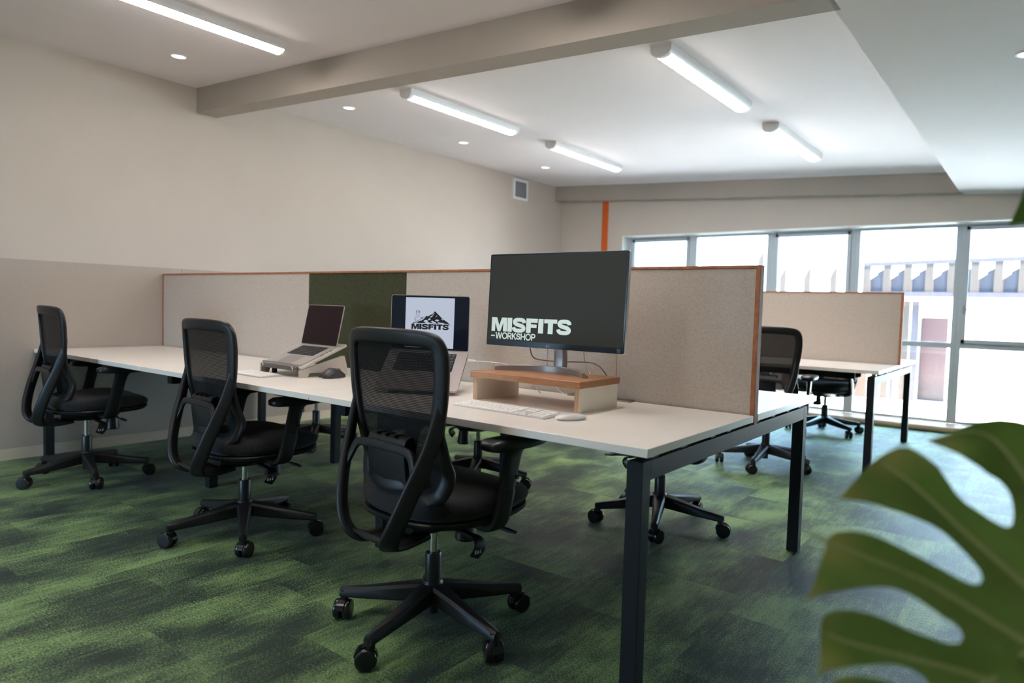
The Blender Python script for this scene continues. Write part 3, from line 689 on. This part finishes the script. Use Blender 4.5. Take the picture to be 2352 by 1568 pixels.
hs = MB(); hs.prism(rrect(0, W_, 0, H_, .006), -.018, -.002, TM); hs.rings([[TM @ Vector((x, y, -z)) for x, y in rrect(i, W_ - i, i, H_ - i, .02)] for i, z in ((.012, .018), (.04, .03), (.10, .042), (.16, .046))]); hs.build('monitor_housing', 'mback', mon)
bz = MB(); bz.prism(rrect(.001, W_ - .001, .001, H_ - .001, .006), -.004, .0012, TM); bz.build('bezel', 'bezel', mon)
sc = MB(); TS = TM @ Matrix.Translation((0, 0, .0016)); TS2 = TM @ Matrix.Translation((0, 0, .0020))
sc.flat([(.006, .023), (W_ - .006, .023), (W_ - .006, H_ - .007), (.006, H_ - .007)], TS, 0, 0)
misfits(sc, TS2, .024, .0585, .386, .0565, 1, .265)
light_text(sc, TS2, '-WORKSHOP', .0235, .0282, .0265, .185, 1, .985)
sc.build('screen', ['mscreen', 'mtext'], mon, smooth=False)
mk = MB(); TL_ = TM @ Matrix.Translation((0, 0, .0018)); mk.stroke(ell(.3035, .0105, .0034, .0034, 0, 360, 20), .0011, TL_); mk.flat(ell(.3035, .0105, .0026, .0026)[:-1], TL_); light_text(mk, TL_, 'LG', .309, .0079, .0054, .2, 0, 1.0)
mk.build('maker_mark', 'logo', mon, smooth=False)
eb = MB(); eb.flat([(.6125, .0055), (.6265, .0055), (.6265, .0195), (.6125, .0195)], TL_, 0, 0)
TL2 = TM @ Matrix.Translation((0, 0, .0022))
eb.stroke([(.6135, .018), (.6255, .018)], .0012, TL2, 0, 1); eb.stroke([(.615, .0148), (.6195, .0155), (.6245, .0142)], .0018, TL2, 0, 1); eb.stroke([(.6145, .0105), (.618, .0122), (.6205, .0098), (.6245, .0112)], .0016, TL2, 0, 1); eb.stroke([(.6145, .0072), (.6245, .0072)], .001, TL2, 0, 1)
eb.build('energy_badge', ['badge', 'bezel'], mon, smooth=False)
# crescent foot and neck
cr = MB(); rings = []
for k in range(33):
    u = -1 + 2 * k / 32; x = u * .213; y = -.010 + .118 * (1 - abs(u) ** 2.2); hgt = .020 + .004 * (1 - u * u); d = .014 if abs(u) < .95 else .012
    tx = Vector((1, -.118 * 2.2 * abs(u) ** 1.2 * math.copysign(1, u) / .213, 0)).normalized(); nn = Vector((-tx.y, tx.x, 0))
    c = Vector((x - .052, y, 0))
    rings.append([c + nn * a + Vector((0, 0, z)) for a, z in ((-d / 2, .0), (d / 2 + .012, 0), (d / 2 + .012, .006), (d / 2, hgt - .004), (d / 2 - .004, hgt), (-d / 2 + .003, hgt), (-d / 2, hgt - .003))])
cr.rings(rings); cr.build('stand_foot', 'dgrey', mon)
nk = MB(); nk.ribbon([(-.033, .122, .004), (-.033, .125, .06), (-.033, .115, .14), (-.033, .085, .22), (-.033, .062, .24)], [(0, 1, 0), (0, 1, 0), (0, 1, .1), (0, 1, .5), (0, .6, .8)], [.062, .058, .056, .056, .056], .024); nk.build('stand_neck', 'dgrey', mon)
# cables behind the monitor
tag(MB().tube([(3.70, .615, 1.06), (3.685, .62, .97), (3.69, .635, .90), (3.74, .66, .885), (3.83, .69, .885), (3.95, .72, .88), (4.0, .75, .80), (3.98, .77, .735)], .0028).build('monitor_cable', 'cableg'), 'grey brown cable looping below the monitor', 'cable')
tag(MB().tube([(3.715, .66, 1.06), (3.72, .70, .95), (3.70, .73, .86), (3.72, .78, .76), (3.75, .80, .735)], .0026).build('power_cable', 'cablew'), 'white cable hanging down left of the monitor neck', 'cable')
tag(MB().tube([(3.90, .68, 1.06), (3.885, .72, .95), (3.88, .745, .88), (3.93, .74, .80), (4.02, .66, .745), (4.03, .60, .733)], .0022).build('thin_cable', 'cablew'), 'thin white cable right of the monitor neck, falling under the riser', 'cable')

# ------------------------------------------------------------------ keyboards and mice
def keyboard(name, x, y, rz_, W, Dp, full, label, mats=('kbody', 'key')):
    k = empty(name, (x, y, ZT), rz_, label, 'keyboard')
    b = MB(); tl = .055
    prof = [(-Dp / 2, .0005), (-Dp / 2, .0045), (Dp / 2, .0115), (Dp / 2, .0005)]
    poly = rrect(-W / 2, W / 2, -Dp / 2, Dp / 2, .008)
    zt = lambda yy: .0045 + .007 * (yy + Dp / 2) / Dp
    b.rings([[Vector((px, py, .0003)) for px, py in poly], [Vector((px, py, zt(py))) for px, py in poly]]); b.build('keyboard_body', mats[0], k)
    kk = MB(); rows = 6 if full else 5; ph = (Dp - .010) / rows
    def key(xa, xb, ya, yb):
        kk.rings([[Vector((px, py, zt(py) - .0005)) for px, py in rrect(xa, xb, ya, yb, .0015, 2)], [Vector((px, py, zt(py) + .0022)) for px, py in rrect(xa + .0004, xb - .0004, ya + .0004, yb - .0004, .0015, 2)]])
    mainW = W * .655 if full else W - .012
    x0 = -W / 2 + .006
    for r in range(rows):
        ya = -Dp / 2 + .005 + r * ph; yb = ya + ph - .003
        if r == 0:
            ws = [1, 1, 1.2, 5.6, 1.2, 1, 1, 1] if full else [1, 1, 1, 1.3, 5.2, 1.3, 1, 1, 1]
        elif r == rows - 1: ws = [1] * 14
        else: ws = [[2.2] + [1] * 10 + [2.2], [1.8] + [1] * 11 + [1.6], [1.5] + [1] * 12, [1] * 12 + [1.7]][min(r - 1, 3)]
        tot = sum(ws); xx = x0
        for w_ in ws:
            key(xx, xx + w_ / tot * mainW - .003, ya, yb); xx += w_ / tot * mainW
        if full:
            bx = x0 + mainW + .008; cw = (W * .125) / 3
            for c in range(3):
                if r == 0 or r in (3, 4, 5) or (r == 1 and c == 1): key(bx + c * cw, bx + (c + 1) * cw - .003, ya, yb)
            bx += 3 * cw + .007; nw = (W / 2 - .006 - bx) / 4
            for c in range(4): key(bx + c * nw, bx + (c + 1) * nw - .003, ya, yb)
    kk.build('keys', mats[1], k, smooth=False)
    return k
keyboard('wide_keyboard', 3.853, .258, math.radians(-2.0), .430, .118, True, 'full size white keyboard on the desk in front of the timber riser')
keyboard('compact_keyboard', 2.29, .232, math.radians(-2), .28, .115, False, 'small white keyboard left of the black mouse, partly behind the middle chair')
ms = empty('white_mouse', (4.128, .262, ZT), math.radians(-30), 'smooth white mouse right of the full size keyboard', 'mouse')
def pebble(W, L, H, n=24, z0=.006, flat=1.0):
    rings = []
    for k in range(13):
        t = k / 12; rr = math.cos(t * PI / 2) ** .45 if t < 1 else .001
        ring = []
        for i in range(n):
            a = 2 * PI * i / n; px = W / 2 * rr * math.copysign(abs(math.cos(a)) ** .8, math.cos(a)); py = L / 2 * rr * math.copysign(abs(math.sin(a)) ** .8, math.sin(a))
            ring.append(Vector((px, py, z0 + (H - z0) * math.sin(t * PI / 2) * (1 - flat * .35 * (py / (L / 2)) ** 2))))
        rings.append(ring)
    return rings
MB().rings(pebble(.058, .115, .022)).build('mouse_shell', 'glossw', ms)
MB().rings([[Vector((px * .9, py * .9, z)) for px, py in [(.028 * math.cos(a), .055 * math.sin(a)) for a in [2 * PI * k / 24 for k in range(24)]]] for z in (0, .007)]).build('mouse_base', 'kbody', ms)
bm_ = empty('black_mouse', (2.62, .45, ZT), math.radians(10), 'sculpted black mouse beside the laptop stand', 'mouse')
rings = []
for k, (y, wl, wr, h, sk) in enumerate(((-.062, .012, .012, .014, 0), (-.055, .026, .024, .024, .001), (-.035, .036, .032, .040, .003), (-.01, .040, .036, .050, .004), (.015, .044, .036, .046, .004), (.038, .038, .034, .034, .002), (.054, .030, .030, .022, 0), (.062, .014, .016, .012, 0))):
    ring = []
    for i in range(20):
        a = PI * i / 19; c, s = math.cos(a), math.sin(a)
        xx = (wr if c > 0 else wl) * math.copysign(abs(c) ** .7, c) - sk * s; ring.append(Vector((xx, y, .002 + (h - .002) * abs(s) ** .75)))
    rings.append(ring)
MB().rings(rings).build('mouse_shell', 'mouse', bm_, angle=60)
th = MB(); th.ribbon([(-.058, -.03, .004), (-.062, .0, .005), (-.056, .03, .006)], [(0, 0, 1)] * 3, [.02, .036, .02], [.006, .010, .006]); th.build('thumb_rest', 'mouse', bm_)
MB().ribbon([(-.044, -.028, .022), (-.050, 0, .022), (-.046, .028, .02)], [(-1, 0, .5)] * 3, .014, .004).build('side_band', 'bronze', bm_)
MB().cyl((-.005, .036, .034), (.005, .036, .034), .011, n=18).build('scroll_wheel', 'bronze', bm_)

# ------------------------------------------------------------------ laptops
def laptop(name, fr, hr, tr, W, Dp, H, label, body, draw):
    fr, hr, tr = Vector(fr), Vector(hr), Vector(tr)
    ex = draw['ex']; fl = fr - ex * W
    root = empty(name, fl + ex * W / 2, 0, label, 'laptop'); o = root.location
    TB = frameT(fl - o, ex, hr - fr); TBs = TB
    b = MB(); b.prism(rrect(0, W, 0, Dp, .010), -.0105, 0, TB); base = b.build('laptop_base', body, root)
    kw = MB(); kw.flat([(.042 * W / .3126, Dp * .46), (W - .042 * W / .3126, Dp * .46), (W - .042 * W / .3126, Dp * .93), (.042 * W / .3126, Dp * .93)], TB, .0004, 0)
    kx0, kx1, ky0, ky1 = .042 * W / .3126 + .002, W - .042 * W / .3126 - .002, Dp * .46 + .002, Dp * .93 - .002
    rows = 6; ph = (ky1 - ky0) / rows
    for r in range(rows):
        ws = [[1, 1, 1, 1.2, 5, 1.2, 1, 1, 1], [2.1] + [1] * 10 + [2.1], [1.7] + [1] * 11 + [1.7], [1.4] + [1] * 12 + [1], [1] * 13 + [1.4], [1] * 14][r]; tot = sum(ws); xx = kx0
        for w_ in ws:
            xa, xb = xx, xx + w_ / tot * (kx1 - kx0) - .0028; ya = ky0 + r * ph; yb = ya + ph - .0028; xx += w_ / tot * (kx1 - kx0)
            kw.rings([[TB @ Vector((px, py, z)) for px, py in ((xa, ya), (xb, ya), (xb, yb), (xa, yb))] for z in (.0004, .0016)], 1)
            if w_ < 1.5: kw.flat([((xa + xb) / 2 - .002, (ya + yb) / 2 - .0012), ((xa + xb) / 2 + .002, (ya + yb) / 2 - .0012), ((xa + xb) / 2 + .002, (ya + yb) / 2 + .0012), ((xa + xb) / 2 - .002, (ya + yb) / 2 + .0012)], TB, .0018, 2)
    kw.build('keyboard', ['lblk', 'bkey', 'legend'], root, smooth=False)
    tp = MB(); tp.flat(rrect(W * .29, W * .71, Dp * .035, Dp * .42, .004), TB, .0004); tp.build('trackpad', draw['pad'], root, smooth=False)
    pt = MB()
    TPt = frameT(fr - o, hr - fr, TB.to_3x3() @ Vector((0, 0, 1)))
    for a, bb in ((.52, .64), (.70, .73), (.78, .86)): pt.box(Dp * a, Dp * bb, -.0075, -.0035, -.0004, .0006, T=TPt)
    pt.build('ports', 'lblk', root)
    TLd = frameT(hr - ex * W - o, ex, tr - hr)
    l = MB(); l.prism(rrect(0, W, 0, H, .010), -.0045, 0, TLd); l.build('lid', body, root)
    MB().prism(rrect(.0025, W - .0025, .004, H - .0025, .008), 0, .0006, TLd).build('screen_glass', draw['glass'], root)
    draw['fn'](root, TLd, W, H)
    return root
ang = math.radians(-1.85)
def bottom_strip(root, T, W, H): MB().prism(rrect(.003, W - .003, .0045, .012, .002), .0006, .0009, T).build('hinge_strip', 'bezel', root)
laptop('silver_laptop', (2.517, .334, .791), (2.524, .539, .873), (2.525, .586, 1.085), .3126, .2212, .2162, 'open silver laptop with dark maroon screen on the low stand', 'alu',
       dict(ex=Vector((math.cos(ang), math.sin(ang), 0)), pad='dgrey', glass='lmaroon', fn=bottom_strip))
ang2 = math.radians(28.98)
def mac_screen(root, T, W, H):
    mb = MB(); P = lambda s, t: (s * W, t * H)
    T1 = T @ Matrix.Translation((0, 0, .0010)); T2 = T @ Matrix.Translation((0, 0, .0013)); T3 = T @ Matrix.Translation((0, 0, .0016)); T4 = T @ Matrix.Translation((0, 0, .0019))
    mb.flat([P(.188, .049), P(.807, .049), P(.811, .958), P(.188, .958)], T1, 0, 0)
    # mountain
    mt = [(.335, .505), (.372, .532), (.40, .545), (.43, .585), (.455, .628), (.475, .618), (.50, .645), (.53, .66), (.563, .719), (.60, .668), (.635, .62), (.68, .565), (.73, .52), (.765, .470), (.735, .488), (.69, .497), (.60, .493), (.53, .50), (.47, .51), (.42, .497), (.36, .493)]
    mb.flat([P(*p) for p in reversed(mt)], T2, 0, 1)
    for sn in ([(.535, .645), (.547, .675), (.556, .69), (.553, .668), (.543, .645)], [(.50, .61), (.525, .635), (.545, .64), (.535, .622), (.512, .60)], [(.475, .545), (.49, .59), (.515, .57), (.498, .557)],
               [(.565, .545), (.585, .57), (.625, .558), (.61, .545), (.60, .528), (.585, .54)], [(.44, .555), (.47, .553), (.475, .52), (.50, .505), (.46, .505), (.435, .515), (.42, .53)], [(.51, .53), (.535, .545), (.555, .525), (.58, .515), (.575, .500), (.54, .505)],
               [(.645, .585), (.655, .59), (.675, .56), (.665, .555)], [(.58, .62), (.59, .645), (.592, .625), (.57, .605)], [(.40, .56), (.43, .605), (.45, .618), (.43, .58), (.405, .55)], [(.60, .52), (.64, .512), (.69, .51), (.66, .498), (.61, .50)]):
        mb.flat([P(*p) for p in sn], T3, 0, 0)
    # line drawing of a seated person in a cap
    def ln(pts, th=.0011): mb.stroke([P(*p) for p in pts], th, T3, 0, 1)
    ln(ell(.346, .668, .020, .034, 150, 400, 16)); ln([(.322, .69), (.327, .712), (.347, .722), (.366, .712), (.372, .70), (.35, .695), (.322, .69)], .0018); ln([(.352, .695), (.374, .697)], .003)
    ln([(.338, .636), (.337, .622), (.318, .610), (.306, .585), (.304, .55), (.318, .535), (.312, .505), (.295, .49)]); ln([(.36, .63), (.368, .615), (.378, .596), (.382, .57), (.374, .548), (.352, .536), (.338, .53)])
    ln([(.318, .585), (.322, .552), (.345, .54), (.375, .555), (.398, .578)]); ln(ell(.402, .588, .008, .012), .0022); ln([(.41, .595), (.43, .612), (.455, .63)])
    ln([(.318, .535), (.33, .52), (.352, .517), (.366, .53)], .0016); ln([(.285, .485), (.30, .505), (.325, .50), (.36, .512), (.39, .52)], .0022); ln([(.27, .478), (.295, .48), (.31, .492)], .0016); ln([(.335, .597), (.345, .60), (.35, .59)], .0014)
    misfits(mb, T2, .268 * W, .383 * H, .474 * W, .098 * H, 1, .27)
    mb.build('screen_picture', ['lwhite', 'lnavy'], root, smooth=False)
    MB().prism(rrect(.003, W - .003, .0045, .011, .002), .0006, .0009, T).build('hinge_strip', 'bezel', root)
laptop('grey_laptop', (3.483, .401, .752), (3.386, .576, .900), (3.382, .582, 1.143), .3557, .2481, .2431, 'open grey laptop showing a mountain logo, behind the chair nearest the camera', 'sgrey',
       dict(ex=Vector((math.cos(ang2), math.sin(ang2), 0)), pad='sgrey', glass='lblk', fn=mac_screen))
# steep stand carrying the grey laptop
ex = Vector((math.cos(ang2), math.sin(ang2), 0)); ey = Vector((-math.sin(ang2), math.cos(ang2), 0))
s0 = Vector((3.483, .401, ZT)) - ex * .3557 / 2
sd = empty('wedge_laptop_stand', s0, 0, 'dark sloping stand under the grey laptop', 'laptop stand')
TS_ = frameT((0, 0, 0), ex, ey)
for x in (-.12, .09):
    s_ = MB(); T = TS_ @ Matrix.Translation((x, 0, 0)) @ frameT((0, 0, 0), (0, 1, 0), (0, 0, 1))
    s_.prism([(.012, 0), (.20, 0), (.20, .148), (.185, .148), (.028, .0165), (.012, .0165)], 0, .03, T); s_.build('stand_side', 'blk2', sd)
s_ = MB(); s_.box(-.12, .12, .17, .195, 0, .06, T=TS_); s_.build('stand_back', 'blk2', sd)
# white charging plug and lead
pg = empty('charging_cable', (3.46, .545, .875), 0, 'white charging plug and lead running from the grey laptop behind the riser', 'cable')
o = pg.location
dr = Vector((.80, .58, -.10)).normalized()
a0 = Vector((3.412, .545, .868))
p = MB(); p.ribbon([a0 - o, a0 + dr * .012 - o, a0 + dr * .03 - o, a0 + dr * .034 - o], [(0, 0, 1)] * 4, [.016, .017, .015, .008], [.009, .0095, .009, .006]); p.build('plug', 'cablew', pg)
MB().tube([a0 + dr * .03 - o, Vector((3.50, .61, .862)) - o, Vector((3.56, .66, .848)) - o, Vector((3.62, .70, .80)) - o, Vector((3.66, .74, .736)) - o], .0022).build('lead', 'cablew', pg)

# folding stand carrying the silver laptop
ls = empty('laptop_stand', (2.245, .40, ZT), math.radians(-1.8), 'silver laptop stand with raised tray beside the black mouse', 'laptop stand')
tl = math.radians(21.9); TT = Matrix.Translation((0, -.075, .045)) @ Matrix.Rotation(tl, 4, 'X')
TT = Matrix.Translation((.118, -.072, .0505)) @ Matrix.Rotation(tl, 4, 'X')
tr_ = MB(); tr_.prism(rrect(-.185, .18, .0, .29, .012), -.012, -.002, TT); tr_.build('tray', 'plgrey', ls)
lip = MB(); lip.box(-.165, .155, -.014, .004, -.016, .004, T=TT, bev=.003); lip.build('tray_front', 'tfront', ls)
lp2 = MB(); lp2.ribbon([TT @ Vector(p) for p in ((-.135, -.016, -.004), (-.135, -.012, .012), (-.12, -.010, .016), (0, -.010, .017), (.11, -.010, .016), (.125, -.012, .010), (.128, -.016, -.008))], [(0, -1, .3)] * 7, .010, .005); lp2.build('paper_lip', 'chrome', ls)
for sx in (-.18, .168):
    T = Matrix.Translation((sx + .112, 0, 0)) @ frameT((0, 0, 0), (0, 1, 0), (0, 0, 1))
    s_ = MB(); s_.prism([(-.075, .0), (-.03, .0), (-.022, .02), (.13, .022), (.15, 0), (.205, 0), (.20, .05), (.185, .098), (.175, .098), (-.075, .036)], 0, .014, T); s_.build('stand_side', 'plgrey', ls)
for x in (-.03,): MB().box(x, x + .02, -.03, -.01, .0, .05).build('centre_foot', 'blk2', ls)
# thin dark sheet lying behind the riser
tag(MB().box(3.76, 4.06, .80, .848, ZT, ZT + .006, bev=.001).build('dark_strip', 'bronze'), 'narrow dark strip lying against the divider behind the riser', 'strip')

# ------------------------------------------------------------------ monstera in the foreground
L1 = "-.2123,.2067 -.2045,.2339 -.2004,.2570 -.1942,.2720 -.1851,.2863 -.1735,.2972 -.1639,.3043 -.1371,.3179 -.0990,.3223 -.0566,.3177 -.0222,.3056 0,.2889"
L2 = "-.2123,.2067 -.2030,.2128 -.1918,.2166 -.1793,.2187 -.1688,.2200 -.1567,.2220 -.1458,.2225 -.1347,.2252 -.1240,.2242 -.1154,.2203 -.1047,.2110 -.0979,.2033 -.0935,.1959 -.0940,.1900 -.1005,.1864 -.1113,.1839 -.1250,.1819 -.1365,.1796 -.1510,.1806 -.1662,.1847 -.1818,.1889 -.1958,.1884 -.2085,.1861 -.2175,.1822 -.2251,.1740 -.2285,.1624 -.2294,.1457 -.2271,.1297 -.2234,.1138 -.2209,.0966 -.2175,.0826 -.2168,.0726 -.2111,.0788 -.1988,.0926 -.1890,.1010 -.1751,.1100 -.1632,.1181 -.1508,.1253 -.1385,.1324 -.1277,.1358 -.1152,.1368 -.1015,.1363 -.0869,.1344 -.0774,.1319 -.0711,.1265 -.0687,.1204 -.0711,.1158 -.0764,.1121 -.0873,.1073 -.0989,.1031 -.1118,.0975 -.1248,.0918 -.1415,.0844 -.1578,.0762 -.1696,.0679 -.1811,.0565 -.1887,.0436 -.1898,.0331 -.1834,.0230 -.1759,.0094 -.1672,-.0053 -.1595,-.0177 -.1534,-.0321 -.1514,-.0425 -.1499,-.0318 -.1460,-.0159 -.1382,.0010 -.1304,.0177 -.1196,.0362 -.1110,.0469 -.1012,.0535 -.0896,.0580 -.0769,.0611 -.0660,.0634 -.0550,.0677 -.0472,.0672 -.0417,.0634 -.0397,.0572 -.0424,.0509 -.0491,.0442 -.0582,.0378 -.0683,.0299 -.0823,.0210 -.0940,.0142 -.1062,.0052 -.1182,-.0068 -.1262,-.0182 -.1297,-.0293 -.1278,-.0377 -.1171,-.0487 -.1047,-.0612 -.0931,-.0742 -.0904,-.0792 -.0886,-.0670 -.0813,-.0509 -.0738,-.0352 -.0657,-.0202 -.0562,-.0069 -.0469,.0018 -.0372,.0051 -.0286,.0037 -.0244,.0001 -.0247,-.0064 -.0295,-.0126 -.0426,-.0215 -.0549,-.0315 -.0658,-.0433 -.0750,-.0572 -.0784,-.0677 -.0762,-.0780 -.0659,-.0915 -.0547,-.1001 -.0450,-.0872 -.0268,-.0721 -.0070,-.0596 -.0030,-.03 0,0"
pp = lambda s: [tuple(map(float, q.split(','))) for q in s.split()]
left = list(reversed(pp(L1))) + pp(L2)[1:]           # tip -> base down the left side
right = [(-x * .97, y * .99 - .004 * math.sin(y * 40)) for x, y in reversed(left)][1:-1]
outl = left + right
lb = Vector((5.32396, -.90130, .71742)); lex = Vector((.77764727, -.16099335, -.60773832)); ley = Vector((.54975634, .64310106, .53309379)); lN = Vector((.3050126, -.74866692, .5886129))
pot_c = Vector((5.66, -.42, 0))
pl = empty('monstera_plant', pot_c, 0, 'potted monstera with large split green leaf in the right foreground', 'plant')
VE = [[(-.225, .150), (-.1838, .1563), (-.1152, .1574), (-.0475, .1586), (.0012, .1602)], [(-.205, .02), (-.1867, .0288), (-.1443, .0545), (-.0945, .0832), (-.0098, .1113), (.0006, .1154)], [(-.1146, -.0416), (-.0937, -.0267), (-.0520, .0120), (-.0171, .0428), (.0005, .0544)], [(-.205, .22), (-.1950, .2507), (-.1727, .2657), (-.1242, .2546), (-.0446, .2233), (-.0004, .2089)]]
def seg_d(p, poly):
    best = 9
    for a, b in zip(poly, poly[1:]):
        ax, ay = a; bx, by = b; t = max(0, min(1, ((p[0] - ax) * (bx - ax) + (p[1] - ay) * (by - ay)) / ((bx - ax) ** 2 + (by - ay) ** 2 + 1e-12)))
        best = min(best, math.hypot(p[0] - ax - t * (bx - ax), p[1] - ay - t * (by - ay)))
    return best
AV = VE + [[(-x, y) for x, y in v] for v in VE]
def lz(x, y):
    d = min(seg_d((x, y), v) for v in AV); dm = abs(x)
    return .010 * (min(d, .03) / .03) ** 1.0 - .003 + .004 * math.cos(y * 22) * min(1, dm / .1)
def inside(x, y, P):
    c = False; j = len(P) - 1
    for i in range(len(P)):
        if (P[i][1] > y) != (P[j][1] > y) and x < (P[j][0] - P[i][0]) * (y - P[i][1]) / (P[j][1] - P[i][1]) + P[i][0]: c = not c
        j = i
    return c
def leafmesh(outl, g, fz, o, ex, ey, nn, th=.0008):
    pts = [Vector(p) for p in outl]; n = len(pts)
    xs = [p[0] for p in outl]; ys = [p[1] for p in outl]
    x = min(xs)
    while x < max(xs):
        y = min(ys)
        while y < max(ys):
            if inside(x, y, outl) and seg_d((x, y), outl + outl[:1]) > g * .45: pts.append(Vector((x, y)))
            y += g
        x += g
    r = delaunay_2d_cdt(pts, [], [list(range(n))], 1, 1e-6)
    W3 = lambda p, h: o + ex * p.x + ey * p.y + nn * (fz(p.x, p.y) + h)
    mb = MB(); nv = len(r[0])
    mb.add([W3(p, 0) for p in r[0]] + [W3(p, -th) for p in r[0]], [tuple(f) for f in r[2]] + [tuple(i + nv for i in reversed(f)) for f in r[2]])
    mb.add([W3(Vector(p), h) for h in (0, -th) for p in outl], [(i, i + n, (i + 1) % n + n, (i + 1) % n) for i in range(n)])
    return mb
leaf = leafmesh(outl, .007, lz, lb - pot_c, lex, ley, lN).build('split_leaf', 'leaf', pl, angle=60)
tips = [(-.2123, .2067), (-.2285, .1624), (-.2168, .0726), (-.1898, .0331), (-.1514, -.0425), (-.0904, -.0792)]
ta = leaf.data.attributes.new('tip', 'FLOAT', 'POINT')
for i_, v_ in enumerate(leaf.data.vertices):
    q_ = v_.co - (lb - pot_c); a_, b_2 = q_.dot(lex), q_.dot(ley); d_ = min(math.hypot(abs(a_) + x_, b_2 - y_) for x_, y_ in tips)
    ta.data[i_].value = max(0, 1 - d_ / .045) * .85
vn = MB()
def vein(pts, w0, w1):
    P = [lb - pot_c + lex * x + ley * y + lN * (lz(x, y) + .0008) for x, y in pts]
    vn.ribbon(P, [lN] * len(P), [w0 + (w1 - w0) * k / (len(P) - 1) for k in range(len(P))], .0018, n=8, sub=4)
for v_ in AV: vein(v_, .0035, .0075)
vein([(0, 0), (0, .05), (0, .10), (0, .16), (0, .21), (0, .285)], .008, .003)
vn.build('leaf_veins', 'vein', leaf)
# second, uncut leaf hanging at the right edge
px = lambda u, v_, d: Vector((5.3803, -1.6885, 1.1031)) + (D_ + R_ * ((u - 1176) / 1586.77) - U_ * ((v_ - 784) / 1586.77)) * d
o2 = px(2318, 518, 1.0); ex2 = R_.copy(); ey2 = (U_ * .96 - D_ * .28).normalized(); n2 = ex2.cross(ey2)
pts2 = [(2318, 518), (2329, 470), (2337, 420), (2335, 372), (2337, 335), (2352, 300), (2385, 262), (2450, 240), (2540, 270), (2610, 350), (2620, 440), (2560, 500), (2480, 520), (2400, 528), (2360, 512), (2340, 512)]
poly2 = [((u - 2318) / 1586.77, -(v_ - 518) / 1586.77) for u, v_ in pts2]
leaf2 = leafmesh(poly2, .014, lambda x, y: .01 * math.sin(x * 20) - .4 * x * x, o2 - pot_c, ex2, ey2, n2).build('small_leaf', 'leaf', pl, angle=60)
b2 = o2 - pot_c + ex2 * .18 + ey2 * .08
MB().tube([(.02, .0, .27), (.05, .02, .6), (.06, .0, .95), b2 - Vector((0, 0, .05)), b2 - n2 * .006], .004).build('petiole', 'petiole', pl)
MB().tube([(-.02, .0, .27), (-.06, -.10, .42), (-.20, -.34, .60), (lb - pot_c) - ley * .03 - lN * .02, lb - pot_c - lN * .002 + ley * .004], .0045).build('petiole', 'petiole', pl)
MB().lathe([(.0001, 0), (.12, 0), (.13, .01), (.165, .29), (.17, .31), (.155, .31), (.15, .28), (.0001, .28)], n=40).build('pot', 'pot', pl)
MB().lathe([(.0001, .282), (.10, .284), (.151, .28)], n=30).build('soil', 'soil', pl)
